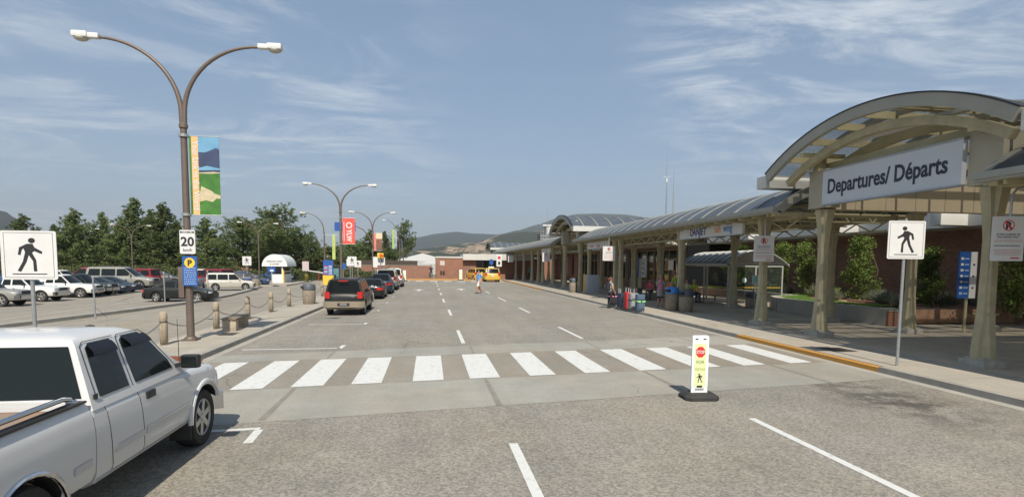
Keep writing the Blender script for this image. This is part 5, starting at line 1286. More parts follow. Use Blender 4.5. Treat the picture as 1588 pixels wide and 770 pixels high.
t = thing('utility_box', 'narrow brown box strapped to the nearest lamp post left of the blue sign', 'box', (-7.55,18.2,1.95)); mb = MB(); mb.cbox((0,0,0),(.16,.14,.95), M_pole, .01); mb.build('case', t)
L2 = lamp_post((-7.15,46.4,.148), 'second double lamp post down the road, with the red banner', h=8.7)
def ban2(mb, o, w, z0, z1):
    h = z1-z0; Mr = mat('banner_red', (.60,.085,.06), .7, var=.08, vscale=2); curve_grid(mb, o, o+w, z0, z1, Mr)
    T2 = lambda s, sz, x, z: text_mb(mb, s, sz, M_signwhite, (x,-.009,z), (0,0,-1), (1,0,0), .002, .02, sx=.95)
    text_mb(mb, 'YLW', .56, M_signwhite, (o+.34,-.009,z1-.93), (0,0,-1), (1,0,0), .002, .02, fit=1.02); mb.box((o+.10,-.008,z0+.25),(o+.14,-.0065,z1-.3), M_signwhite)
    for k in range(20):
        a, b = 2*PI*k/20, 2*PI*(k+1)/20; cx, cz = o+.52, z1-.58
        mb.prism([(cx+.25*math.cos(a), cz+.25*math.sin(a)),(cx+.25*math.cos(b), cz+.25*math.sin(b)),(cx+.16*math.cos(b), cz+.16*math.sin(b)),(cx+.16*math.cos(a), cz+.16*math.sin(a))], -.009, -.0065, lambda u, v, d: (u, d, v), M_signwhite)
banner((-7.15,46.4,.148), 3.95, 6.05, .98, ban2, 'red banner with white letters on the second lamp post')
L3 = lamp_post((-7.2,72,.148), 'third double lamp post, with a red and peach banner and a curved sign arm', h=8.8)
def ban3(mb, o, w, z0, z1):
    h = z1-z0; curve_grid(mb, o, o+.3, z0, z1, mat('banner_pink', (.62,.2,.16), .7, var=.3, vscale=2)); curve_grid(mb, o+.301, o+w, z0+h*.68, z1, mat('banner_peach', (.70,.52,.36), .7)); curve_grid(mb, o+.301, o+w, z0, z0+h*.6799, mat('banner_dusk', (.28,.11,.07), .7, var=.6, vscale=1.4, col2=(.05,.05,.045)))
banner((-7.2,72,.148), 4.0, 6.2, 1.05, ban3, 'red and peach banner with a dark lower half on the third lamp post')
t = thing('overhead_sign', 'blue direction sign held out on a curved arm above the queue of cars', 'sign', (-7.2,71.5,.148))
mb = MB(); mb.tube([(0,0,4.9),(-.35,0,5.7),(-1.1,0,6.6),(-1.9,0,7.0),(-4.6,0,7.0)], .07, M_pole, 8); mb.build('sign_arm', t)
mb = MB(); mb.box((-4.55,-.1,6.35),(-2.0,-.04,7.45), M_signblue); mb.build('panel', t)
mb = MB()
for z in (6.6,6.9,7.15): mb.box((-2.6-.9,-.104,z),(-2.15,-.101,z+.09), M_signwhite)
mb.build('lettering', t)
lamp_post((-14.2,78,0), 'single arm lamp post left of the red banner', double=False, h=9.2, reach=2.4)
t = thing('banner', 'long yellow green banner low on the pole left of the red banner', 'banner', (-13.1,77,0))
mb = MB(); mb.box((.1,-.02,3.0),(.5,.02,6.3), mat('banner_lime', (.40,.48,.14), .7, var=.2, vscale=2)); mb.build('cloth', t); mb = MB(); mb.tube([(-1.1,0,6.3),(.8,0,6.3)], .02, M_steel, 6); mb.build('bracket', t)
lamp_post((-6.0,112,0), 'far single arm lamp post beside the lone sparse pine', double=False, h=11.0, reach=2.6)
t = thing('banner', 'green and blue striped banner on the far lamp post by the sparse pine', 'banner', (-5.9,111.8,0))
for k, (n, c_) in enumerate((('lime', (.32,.5,.1)), ('white', (.6,.62,.6)), ('navy', (.03,.05,.2)))): 
    pass
mb = MB(); mb.box((-1.5,-.02,5.4),(-1.1,.02,9.2), mat('banner_lime2', (.30,.46,.10), .7)); mb.box((-1.099,-.02,5.4),(-.55,.02,9.2), mat('banner_navy2', (.04,.07,.24), .7, var=.6, vscale=1.5, col2=(.5,.52,.5))); mb.build('cloth', t)
mb = MB(); mb.tube([(-1.5,0,9.2),(.05,0,9.2)], .02, M_steel, 6); mb.build('bracket', t)
# lot lamps among the pines
for i, (px, Y, lb) in enumerate([(206,86,'double lamp post in the lot in front of the tallest pine'),(128,97,'double lamp post in the lot behind the broad pine'),(262,92,'double lamp post in the lot just left of the banner pole'),(402,76,'lamp post in the lot in front of the broad spreading pine')]):
    x = atY(px, 420, Y).x; dup(L1, (x, Y, 0), .35, lb, 'curved arm lamp posts', .85)

# ------------------------------------------------------------------ crosswalk signs
flat_sign('crosswalk_sign', 'white walking person sign on a grey post behind the white pickup', (-7.75,12.05,.148), .98, .95, 2.06, rz=.0, pole=.035, fill=lambda mb, w, h, z, px: man_symbol(mb, w, h, z, px, 1), cat='road sign')
flat_sign('crosswalk_sign', 'white walking person sign on a slim post at the right kerb below the departures sign', (11.6,12.0,.148), .93, .93, 2.67, rz=-.12, pole=.035, fill=lambda mb, w, h, z, px: man_symbol(mb, w, h, z, px, -1), cat='road sign')
for px, py, Y, hh, lb in [(546,411,62,.95,'larger of two small walk signs above the queue of cars'),(555,414,74,.85,'smaller walk sign right behind the larger one above the queue'),(591,411,70,.95,'walk sign with an orange beacon above the queue of cars'),(543,412,66,.8,'low walk sign partly behind the larger one')]:
    p = atY(px, py, Y); z = p.z
    flat_sign('crosswalk_sign', lb, (p.x, Y, .1), hh*(1.0 if Y < 80 else 1.2), hh, z-.1, pole=.04, fill=lambda mb, w, h, z, px: man_symbol(mb, w, h, z, px, -1, bar=False), cat='road sign')
p = atY(590, 396, 69.6); t = thing('beacon', 'round orange beacon over the walk sign', 'signal light', (p.x, 69.6, .1)); z = p.z-.1
mb = MB(); mb.tube([(0,0,0),(0,0,z)], .04, M_steel, 8); mb.build('post', t); mb = MB(); mb.cbox((0,0,z),(.75,.3,.62), M_yellow, .1); mb.lathe([(.0001,-.2),(.22,-.2),(.24,-.15)], mat('beacon_lens', (.55,.10,.02), .3), 16, (.1,0,z), 'y'); mb.build('housing', t)
for px, py0, py1, Y, w, lb, m in [(582,398,414,67,.5,'tall narrow white sign left of the beacon',M_signwhite),(532,408,417,60,.6,'small blue sign on the post behind the black sport utility',M_signblue),(474,405,420,82,.9,'pale blurred sign on a post right of the exit booth',mat('faded_sign', (.5,.42,.42), .6)),(686,404,411,90,.75,'small grey sign before the end wing of the terminal',mat('grey_sign_back',(.45,.42,.4),.6)),(762,402,410,88,.6,'small blue square sign above the taxis',M_signblue)]:
    p = atY(px, py1, Y); q = atY(px, py0, Y)
    flat_sign('sign_panel', lb, (p.x, Y, 0), w, q.z-p.z, p.z, pole=.035, base=m)
p = atY(774, 413, 86)
def f_(mb, w, h, z, px): mb.lathe([(.0001,-.02),(w*.28,-.02),(w*.28,-.013)], M_red, 18, (px,0,z+h*.72), 'y'); mb.box((px-w*.2,-.02,z+h*.15),(px+w*.2,-.013,z+h*.4), M_signblack)
flat_sign('regulation_sign', 'white sign with red disc standing above the taxis', (p.x, 86, 0), .85, atY(774,394,86).z-p.z, p.z, pole=.04, fill=f_)
# stop-for-pedestrians paddle in the road
def paddle(loc, rz, label, s=1.0, full=True):
    t = thing('crossing_paddle', label, 'crosswalk paddle', loc, rz, 'yield to pedestrians paddles'); t.scale = (s, s, s)
    mb = MB(); r_ = [(-.34,-.17),(-.26,-.27),(.26,-.27),(.34,-.17),(.34,.17),(.26,.27),(-.26,.27),(-.34,.17)]
    vs = [(x, y, 0) for x, y in r_]+[(x, y, .06) for x, y in r_]+[(x*.78, y*.72, .115) for x, y in r_]; n = 8
    mb.add(vs, [(i, (i+1) % n, (i+1) % n+n, i+n) for i in range(n)]+[(i+n, (i+1) % n+n, (i+1) % n+2*n, i+2*n) for i in range(n)]+[tuple(range(n))[::-1], tuple(range(2*n, 3*n))], M_rubber); mb.build('base', t)
    def rr(w, z0, z1, r):
        q = []
        for cx, cz, a0 in ((w/2-r,z1-r,0),(-w/2+r,z1-r,90),(-w/2+r,z0+r,180),(w/2-r,z0+r,270)):
            for k in range(5): a = R(a0+22.5*k); q.append((cx+r*math.cos(a), cz+r*math.sin(a)))
        return q
    Mw = mat('white_moulded_plastic', (.74,.76,.78), .4)
    mb = MB(); F3 = lambda u, v, d: (u, d, v); mb.prism(rr(.33,.20,1.24,.045), -.02, .02, F3, Mw); mb.box((-.165,-.018,.115),(-.09,.018,.201), Mw); mb.box((.09,-.018,.115),(.165,.018,.201), Mw); mb.box((-.09,-.017,.115),(.09,.017,.15), Mw)
    mb.build('panel', t)
    mb = MB(); mb.prism(rr(.235,.22,1.08,.008), -.0225, -.0203, F3, mat('fluorescent_green', (.60,.66,.36), .4)); 
    if full: mb.prism([(.10*math.cos(PI/8+k*PI/4), .915+.112*math.sin(PI/8+k*PI/4)) for k in range(8)], -.0245, -.0227, F3, M_red)
    mb.prism([(-.11,1.155),(-.05,1.155),(-.05,1.18),(-.11,1.18)], -.0225, -.0203, F3, M_signblack); mb.prism([(.05,1.155),(.11,1.155),(.11,1.18),(.05,1.18)], -.0225, -.0203, F3, M_signblack)
    f = mb.build('reflective_face', t)
    if full:
        Mg = mat('dark_green_print', (.10,.16,.03), .6); Mp = mat('print_olive', (.28,.36,.08), .6); mb = MB()
        text_mb(mb, 'STOP', .088, M_signwhite, (0,-.0250,.885), (1,0,0), (0,0,1), .0005, .002, 'CENTER', .8)
        text_mb(mb, 'FOR', .085, Mg, (0,-.0228,.69), (1,0,0), (0,0,1), .0005, .001, 'CENTER', 1.0); text_mb(mb, 'PEDESTRIANS', .072, Mp, (0,-.0228,.55), (1,0,0), (0,0,1), .0005, .001, 'CENTER', .48)
        man_symbol(mb, .2, .26, .27, 0, -1, bar=False, dy=-.0236, S=.26); mb.build('lettering', f, fix=False)
        mb = MB(); mb.box((-.055,-.0232,.215),(.055,-.0226,.255), M_black); mb.build('slot', f)
    return t
paddle((5.22,9.95,.012), -.06, 'white and yellow green stop for pedestrians paddle on a black base in the road', 1.0)
p = gnd(627, 436); paddle((p.x, 80, .012), 0, 'small distant green paddle just right of the queue of cars', 1.25, False)
p = gnd(710, 434); paddle((p.x+.3, 84, .012), 0, 'small distant green paddle left of the taxis', 1.35, False)
# hanging no-parking signs
for Y, z, lb in [(20.75,2.80,'white no parking panel hung in front of the canopy column by the glass shelter'),(11.0,2.78,'white no parking panel hung at the right edge of the photo')]:
    t = flat_sign('no_parking_sign', lb, (13.5 if Y > 15 else 13.3, Y, 0), .80 if Y > 15 else .72, 1.05 if Y > 15 else 1.03, z, rz=-.22, fill=noparking, r=.03)
    mb = MB(); mb.tube([(.05,.03,z+1.0),(.05,.03,4.15),(.08,.03,4.35),(.16,.03,4.45),(.28,.03,4.48)], .028, M_steel, 8); mb.build('hanger', t)
for px, Y, z0, z1, lb in [(944,37.0,2.9,3.9,'white no parking panel under the canopy, left of the woman with the backpack'),(847,60.3,2.9,3.9,'white no parking panel under the far canopy, left of the middle arch'),(792,88,2.9,3.9,'farthest white panel under the far canopy beside the taxis')]:
    p = atY(px, 400, Y); t = flat_sign('no_parking_sign', lb, (p.x, Y, 0), .85, z1-z0, z0, rz=-.1, fill=(noparking if Y < 70 else None), r=.03)
    mb = MB(); mb.tube([(0,.03,z1-.05),(0,.03,4.5)], .03, M_steel, 6); mb.build('hanger', t)
# blue and white wayfinding panels
def way(loc, label, h=2.3, z=1.25, rz=-.2):
    t = thing('wayfinding_sign', label, 'sign', loc, rz); mb = MB(); mb.cbox((0,0,z+h/2),(.10,.42,h), M_signwhite, .01); mb.build('case', t)
    mb = MB(); mb.box((-.20,-.226,z),(-.051,-.21,z+h), M_signblue); mb.box((-.16,-.215,z),(-.0505,.205,z+h), M_signblue)
    for k in range(6): mb.box((-.185,-.2285,z+.25+.3*k),(-.09,-.2262,z+.36+.3*k), mat('sign_print_pale', (.35,.45,.6), .6))
    mb.build('blue_face', t); mb = MB()
    for k in range(4): mb.box((.0,-.2135,z+.3+.42*k),(.035,-.2105,z+.40+.42*k), M_signblack)
    mb.build('lettering', t); return t
def panelsign(px0, pxm, px1, py0, py1, Y, label):
    a = atY(px0, py1, Y); b = atY(pxm, py1, Y); c_ = atY(px1, py1, Y); z0 = a.z; z1 = atY(px0, py0, Y).z
    t = thing('wayfinding_sign', label, 'sign', (b.x, Y, z0)); h = z1-z0; w1 = b.x-a.x; w2 = c_.x-b.x
    mb = MB(); mb.box((-w1,0,0),(0,.06,h), M_signblue); mb.build('blue_panel', t)
    mb = MB(); mb.box((.002,-.02,0),(w2,.07,h), M_signwhite); mb.build('white_panel', t)
    mb = MB(); rn = random.Random(2); Mq = mat('sign_print_pale', (.35,.45,.6), .6)
    for k in range(7):
        z = h*(.08+.125*k); mb.box((-w1*.85,-.003,z),(-w1*.6,-.001,z+h*.05), M_signwhite if k not in (0,) else Mq); mb.box((-w1*.5,-.003,z+.02),(-w1*.1,-.001,z+h*.035), Mq)
        if k % 2: mb.box((w2*.35,-.023,z),(w2*.65,-.021,z+h*.04), M_signblack)
    mb.build('lettering', t)
    mb = MB(); mb.tube([(w2*.2,.12,-z0+.15),(w2*.2,.12,h)], .05 if Y < 30 else .16, M_olive2, 8); mb.build('post', t)
panelsign(1484, 1501, 1511, 390, 462, 18.0, 'tall blue and white directory sign between the two right columns')
panelsign(989, 991, 1002, 400, 430, 44.0, 'narrow white directory sign on a pale post behind the luggage')
panelsign(957, 958, 959.5, 401, 430, 40.5, 'very thin edge-on directory sign beside the double column')
# blue and yellow pay parking panel
p = atY(509, 431, 62); t = thing('parking_info_panel', 'upright panel, blue with white lines above and yellow below, beside the queue of cars', 'sign', (p.x, 62, 0))
z1 = atY(509, 403, 62).z; mb = MB(); mb.box((-.55,0,.15),(.55,.3,z1*.42), M_yellow); mb.build('yellow_base', t); mb = MB(); mb.box((-.5,0,z1*.42+.01),(.5,.3,z1), M_signblue); mb.build('blue_panel', t)
mb = MB()
for k in range(7): mb.box((-.42,-.01,z1*.47+.14*k),(-.05,-.001,z1*.47+.06+.14*k), M_signwhite if k % 3 else M_red); mb.box((.05,-.01,z1*.47+.14*k),(.42,-.001,z1*.47+.06+.14*k), M_signwhite)
mb.build('lettering', t)
p = atY(521, 431, 64); t = thing('pay_station', 'teal pay machine with dark cap right of the blue and yellow panel', 'pay machine', (p.x, 64, 0))
mb = MB(); mb.cbox((0,0,1.2),(.7,.5,1.7), mat('teal_metal', (.09,.2,.22), .5), .05); mb.build('case', t); mb = MB(); mb.cbox((0,0,2.15),(.95,.7,.25), M_black, .08); mb.build('cap', t)

# ------------------------------------------------------------------ bollards and chains, bench, bins
M_boll = mat('bollard_concrete', (.37,.31,.23), .9, var=.25, vscale=5, fine=(60,.15), bump=.4, bscale=50)
M_chain = mat('rusty_chain', (.10,.085,.07), .8)
def bollard_mesh():
    mb = MB(); mb.lathe([(.105,0),(.105,.62),(.10,.64),(.095,.66),(.095,.72),(.105,.74),(.105,.90),(.085,.96),(.0001,.985)], M_boll, 16); mb.lathe([(.108,.66),(.108,.70)], M_chain, 12); return mb.mesh('bollard')
BM = bollard_mesh(); by = [10.3,13.8,17.3,21.3,24.8,28.3,31.8,37.7,41.3,44.9]
names = ['nearest concrete bollard hidden behind the pickup','concrete bollard whose top shows behind the pickup bonnet','concrete bollard left of the nearest lamp post','concrete bollard behind the bench','first concrete bollard right of the bench','second concrete bollard right of the bench','concrete bollard just left of the concrete bin','concrete bollard right of the concrete bin','far concrete bollard hidden by the black sport utility','farthest concrete bollard of the chained row']
for y, nm in zip(by, names):
    o = bpy.data.objects.new('bollard', BM); COL.objects.link(o); o.location = (-7.72, y, .146); tag(o, nm, 'bollard', 'concrete bollards with chains')
for i, (a, b) in enumerate(zip(by, by[1:])):
    if abs(b-a) > 5: b_ = b
    mb = MB(); n = 34; sag = .30
    for k in range(n):
        t0, t1 = k/n, (k+1)/n; f = lambda t: (-7.72, a+.1+(b-a-.2)*t, .82-sag*4*t*(1-t)); p, q = Vector(f(t0)), Vector(f(t1)); m_ = (p+q)/2; d = (q-p)*.62
        side = Vector((.014,0,0)) if k % 2 else Vector((0,0,.014))
        mb.bar(m_-d+side, m_+d+side, .008, .008, M_chain); mb.bar(m_-d-side, m_+d-side, .008, .008, M_chain)
    o = mb.build('chain', ang=None); tag(o, ['chain sagging between the two bollards behind the pickup','chain behind the pickup bonnet','chain from the bollard at the lamp post to the bench','chain just right of the bench','second chain right of the bench','third chain right of the bench','chain passing behind the concrete bin','first chain beyond the concrete bin','farthest chain of the row'][i], 'chain', 'chains between the bollards')
t = thing('bench', 'low concrete bench with two block legs beside the nearest lamp post', 'bench', (-7.05,21.3,.148), R(93))
M_bw = mat('weathered_bench_board', (.23,.19,.14), .9, var=.3, vscale=4)
mb = MB()
for k in range(3): mb.cbox((0,-.17+.17*k,.43),(1.75,.15,.055), M_bw, .01)
mb.build('seat', t)
for sx in (-.66,.66): mb = MB(); mb.cbox((sx,0,.2),(.32,.46,.40), M_boll, .03); mb.build('leg', t)
def bin_(loc, label, lid, rad=.30, h=.80, style='ribbed', group='round concrete litter bins'):
    t = thing('litter_bin', label, 'litter bin', loc, 0, group)
    Mc = mat('bin_aggregate', (.24,.205,.155), .9, var=.3, vscale=8, fine=(70,.3), bump=.5, bscale=70)
    mb = MB(); mb.lathe([(rad*.86,0),(rad*.92,.04),(rad,h*.45),(rad,h*.95),(rad*.94,h)], Mc, 22); mb.build('body', t)
    mb = MB(); mb.lathe([(rad*.96,h+.002),(rad*1.03,h+.03),(rad*1.0,h+.26),(rad*.86,h+.34),(rad*.4,h+.37),(.0001,h+.37)], lid, 22); l = mb.build('lid', t)
    mb = MB(); mb.cbox((-rad*.86,-rad*.35,h+.17),(.2,.34,.14), M_black, .02); mb.build('opening', l); return t
M_lidg = mat('bin_lid_slate', (.07,.085,.10), .55, var=.15, vscale=4); M_lidb = mat('bin_lid_blue', (.03,.18,.50), .45)
bin_((-7.05,33.7,.148), 'round concrete litter bin with slate lid on the left island', M_lidg, .37, .82)
p = gnd(1039,481,.146); bin_((p.x+.1,p.y,.146), 'round litter bin with bright blue lid beside the woman in the grey cardigan', M_lidb, .36, .93)
p = gnd(1062,483,.146); bin_((p.x+.05,p.y,.146), 'round litter bin with dark slate lid, right of the blue lidded one', M_lidg, .38, .82)
p = gnd(875,453,.146); bin_((12.6,p.y,.146), 'distant litter bin with slate lid under the middle arch', M_lidg, .36, .9)
p = gnd(1165,478,.146); bin_((p.x,p.y,.146), 'square looking concrete planter bin inside the glass shelter', M_lidg, .34, .62)
t = thing('newspaper_box', 'pale grey vending box right of the far bin under the middle arch', 'vending box', (13.9,46.0,.146)); mb = MB(); mb.cbox((0,0,.8),(1.1,.7,1.6), mat('pale_grey_box', (.34,.37,.40), .5), .04); mb.build('case', t); mb = MB(); mb.cbox((-.7,0,.85),(.10,.12,1.7), M_yellow, .02); mb.build('yellow_post', t)

# exit booth
p = atY(429, 439, 68); bx = p.x
t = thing('exit_booth', 'white parking exit booth with barrel vaulted roof and lettering', 'booth', (-17.75,68,.14))
M_bwht = mat('booth_white', (.68,.69,.68), .5, var=.04, vscale=1)
mb = MB(); mb.box((-.75,.2,0),(.55,4.3,1.0), M_bwht); 
for x, y in ((-.75,.2),(.43,.2),(-.75,4.18),(.43,4.18)): mb.box((x,y,1.0),(x+.12,y+.12,1.95), M_bwht)
mb.box((-.75,4.0,1.0),(.55,4.29,1.95), M_bwht); mb.build('wall', t)
mb = MB(); mb.box((-.62,.22,1.0),(.42,.26,1.95), M_darkglass); mb.box((.50,.4,1.0),(.53,4.0,1.95), M_darkglass); mb.build('window', t)
mb = MB(); n = 20; arc = [(-.3+1.42*math.cos(PI-PI*k/n), 1.93+1.42*math.sin(PI*k/n)*1.0) for k in range(n+1)]
mb.prism(arc, 0, .06, lambda u, v, d: (u, d, v), M_bwht); mb.prism(arc, 4.4, 4.46, lambda u, v, d: (u, d, v), M_bwht)
mb.grid(lambda u, v: (-.3+1.42*math.cos(PI-PI*u), .06+4.34*v, 1.93+1.42*math.sin(PI*u)), 20, 6, mat('vault_fabric', (.55,.57,.57), .6, var=.05)); mb.build('vaulted_roof', t, fix=False)
mb = MB(); text_mb(mb, 'PARKING EXIT', .27, M_signblack, (-.3,-.01,2.42), (1,0,0), (0,0,1), .003, .003, 'CENTER'); text_mb(mb, '& CASHIER', .22, M_signblack, (-.3,-.01,2.12), (1,0,0), (0,0,1), .003, .003, 'CENTER'); mb.build('lettering', t, fix=False)
mb = MB(); mb.box((.56,.15,0),(.70,.35,1.5), M_yellow); mb.build('yellow_guard', t)
t = thing('barrier_arm', 'white barrier arm lowered to the right of the exit booth', 'barrier', (-16.6,78,0)); mb = MB(); mb.box((-.2,-.2,0),(.2,.2,1.0), M_yellow); mb.build('housing', t); mb = MB(); mb.bar((0,-.1,1.5),(3.6,-.1,.95), .12, .12, M_signwhite, up=(0,1,0)); mb.tube([(1.6,-.1,0),(1.6,-.1,1.2)], .03, M_red, 6); mb.tube([(2.1,-.1,0),(2.1,-.1,1.1)], .03, M_red, 6); mb.build('arm', t)
p = atY(392,400,64); flat_sign('crosswalk_sign', 'walk sign on a post left of the exit booth', (p.x, 62, 0), .9, .95, 2.2, pole=.04, fill=lambda mb, w, h, z, px: man_symbol(mb, w, h, z, px, -1, bar=False), cat='road sign')
p = atY(421,415,60); flat_sign('blue_notice', 'small blue square notice on a post before the booth', (p.x, 60, 0), .75, .55, 1.5, pole=.04, base=M_signblue, fill=lambda mb, w, h, z, px: mb.box((px-.15,-.014,z+.1),(px+.2,-.0125,z+.3), M_signwhite))
p = gnd(401,445); bin_((p.x,58.5,.0), 'litter bin with dark lid at the tip of the lot kerb', M_lidg, .38, .9)
# thin fence posts on the lot kerb
for px, py, i in [(148,494,0),(256,468,1),(323.5,459,2)]:
    p = gnd(px, py, .15); t = thing('guide_post', ['thin grey guide post in front of the dark pickups','thin grey guide post before the rear of the black moving sedan','thin grey guide post before the nose of the black moving sedan'][i], 'post', (p.x, p.y, .15), 0, 'thin guide posts on the lot kerb')
    mb = MB(); mb.tube([(0,0,0),(-.02,0,1.75)], .035, M_steel, 8); mb.cbox((-.02,0,1.75),(.09,.05,.1), M_steel, .01); mb.build('pole', t); mb = MB(); mb.tube([(0,0,.5),(.25,.02,.25),(.45,.02,.02)], .008, M_black, 5); mb.build('cable', t)

# white event tents far behind the wall
def tent(loc, w, d, h, hp, label, n=1):
    t = thing('tent', label, 'tent', loc, 0, 'white tents beyond the brick wall'); Mt = mat('tent_canvas', (.40,.40,.39), .8, var=.05, vscale=.5); mb = MB()
    mb.add([(-w/2,0,0),(w/2,0,0),(w/2,d,0),(-w/2,d,0),(-w/2,0,h),(w/2,0,h),(w/2,d,h),(-w/2,d,h),(0,d/2-.2,h+hp),(0,d/2+.2,h+hp)], [(0,1,5,4),(1,2,6,5),(2,3,7,6),(3,0,4,7),(4,5,8),(5,6,9,8),(6,7,9),(7,4,8,9)], Mt); mb.build('canvas', t); return t
def tentpx(px, py0, py1, w, Y, label):
    p = atY(px, py1, Y); q = atY(px, py0, Y); H_ = q.z; tent((p.x, Y, 0), w, 8, H_*.62, H_*.38, label)
tentpx(655, 392, 412, 14, 140, 'large white peaked tent left of the end wing')
tentpx(628, 400, 412, 7, 130, 'white tent behind the lone sparse pine')
tentpx(597, 398, 412, 5, 125, 'white pointed tent above the white sport utility')
tentpx(672, 399, 412, 6, 130, 'small white tent touching the end wing')
tentpx(560, 402, 414, 8, 135, 'white tent seen between the pines above the queue')
# low buildings behind the pines
def lowb(px0, px1, py, Y, m, label, roofm=None):
    a = atY(px0, py, Y); b = atY(px1, py, Y); t = thing('building', label, 'building', (a.x, Y, 0)); w = b.x-a.x; h = a.z
    mb = MB(); mb.box((0,0,0),(w,12,h), m); mb.build('wall', t); mb = MB(); mb.box((-.3,-.3,h),(w+.3,12,h+.5), roofm or M_whitepanel); mb.build('roof', t)
    mb = MB(); k = 0
    while 2+6*k < w-3: mb.box((2+6*k,-.05,h*.3),(5+6*k,-.001,h*.7), M_darkglass); k += 1
    mb.build('windows', t)
lowb(60, 290, 392, 150, mat('ochre_wall', (.42,.31,.14), .8, var=.2, vscale=.3, coord='World'), 'long ochre building glimpsed through the left pines')
lowb(330, 430, 402, 140, M_brickred, 'brick building behind the trees left of the booth')
lowb(440, 520, 398, 135, mat('orange_wall', (.34,.19,.10), .8, var=.15, vscale=.3, coord='World'), 'orange brown building right of the booth behind the barrier')
lowb(575, 640, 406, 150, mat('pale_hall', (.5,.49,.45), .8), 'pale hall behind the white tents')

# glass bus shelter
A = gnd(1070,464,.146); B = gnd(1098,468,.146)
t = thing('glass_shelter', 'glass walled smoking shelter with a curved roof under the canopy', 'shelter', (15.6,24.6,.146), R(4))
M_shelt = mat('shelter_frame', (.36,.36,.33), .5, .3); M_sglass = mat('shelter_glass', (.05,.07,.065), .04, alpha=.16, spec=.35)
# footprint measured on the ground
fw_, fd = 3.4, 4.6
SX0, SX1, SY0, SY1 = 0, 3.9, 0, 6.4
t.location = (18.15, 31.4, .146); t.scale = (.9, 1, 1); t.rotation_euler = (0, 0, R(-2))
mb = MB()
for x in (0, 1.95, 3.9):
    for y in (0, 3.2, 6.4):
        if x == 1.95 and y == 3.2: continue
        mb.box((x-.05,y-.05,0),(x+.05,y+.05,2.5), M_shelt)
for y in (0, 6.4): mb.box((0,y-.04,2.42),(3.9,y+.04,2.5), M_shelt)
for x in (0, 3.9): mb.box((x-.04,0,2.5),(x+.04,6.4,2.56), M_shelt)
for x in (0,3.9): mb.box((x-.03,0,.18),(x+.03,6.4,.24), M_shelt)
mb.box((0,-.03,.18),(3.9,.03,.24), M_shelt); mb.build('frame', t)
mb = MB(); mb.box((.06,-.01,.25),(3.84,.01,2.4), M_sglass); mb.build('glass_panel', t)
mb = MB(); mb.box((-.01,.06,.25),(.01,3.1,2.4), M_sglass); mb.build('glass_panel', t)
mb = MB(); mb.box((3.89,.06,.25),(3.91,6.3,2.4), M_sglass); mb.build('glass_panel', t)
mb = MB(); mb.box((.06,6.39,.25),(3.84,6.41,2.4), M_sglass); mb.build('glass_panel', t)
mb = MB()
mb.grid(lambda u, v: (-.25+4.4*u, -.2+6.8*v, 2.56+.85*math.sin(PI*u)**.9), 14, 5, mat('shelter_roof', (.16,.20,.24), .3, alpha=.9, spec=.6)); 
for k in range(9):
    y = -.2+6.8*k/8
    mb.tube([(-.25+4.4*u/14, y, 2.59+.85*math.sin(PI*u/14)**.9) for u in range(15)], .035, M_shelt, 6)
mb.box((-.32,-.25,2.50),(-.24,6.65,2.62), M_shelt); mb.box((4.14,-.25,2.50),(4.22,6.65,2.62), M_shelt); mb.build('curved_roof', t, fix=False)
mb = MB()
for k in range(34): mb.box((.1+.11*k,-.018,1.12),(.155+.11*k,-.0125,1.175), M_yellow)
for k in range(28): mb.box((-.018,.1+.11*k,1.12),(-.0125,.155+.11*k,1.175), M_yellow)
mb.build('warning_dots', t)
mb = MB(); mb.cbox((1.9,3.6,.45),(1.9,.4,.05), mat('bench_green', (.06,.12,.08), .6), .01); mb.box((1.1,3.5,0),(1.16,3.7,.43), M_shelt); mb.box((2.65,3.5,0),(2.71,3.7,.43), M_shelt); mb.build('bench', t)
mb = MB(); mb.lathe([(.0001,-.02),(.16,-.02),(.16,-.014)], mat('sticker_pale', (.45,.6,.58), .6), 16, (1.15,0,1.6), 'y'); mb.build('sticker', t)
t = thing('stop_post', 'slim post with a round pale green bus stop disc seen by the glass shelter', 'bus stop sign', (17.55,27.6,.146)); mb = MB(); mb.tube([(0,0,0),(0,0,1.7)], .025, M_steel, 8); mb.lathe([(.28,0),(.28,.06),(.05,.08)], M_steel, 14); mb.build('post', t)
mb = MB(); mb.box((-.2,-.02,1.5),(.2,.0,1.98), M_signwhite); mb.lathe([(.0001,-.03),(.15,-.03),(.15,-.021)], mat('disc_green', (.25,.6,.5), .5), 18, (0,0,1.75), 'y'); mb.build('panel', t)
t = thing('stone_bench', 'grey concrete seat block under the far wall behind the luggage', 'bench', (19.0,41.5,.146)); mb = MB(); mb.cbox((0,0,.30),(.9,3.4,.6), M_conc, .05); mb.build('block', t)
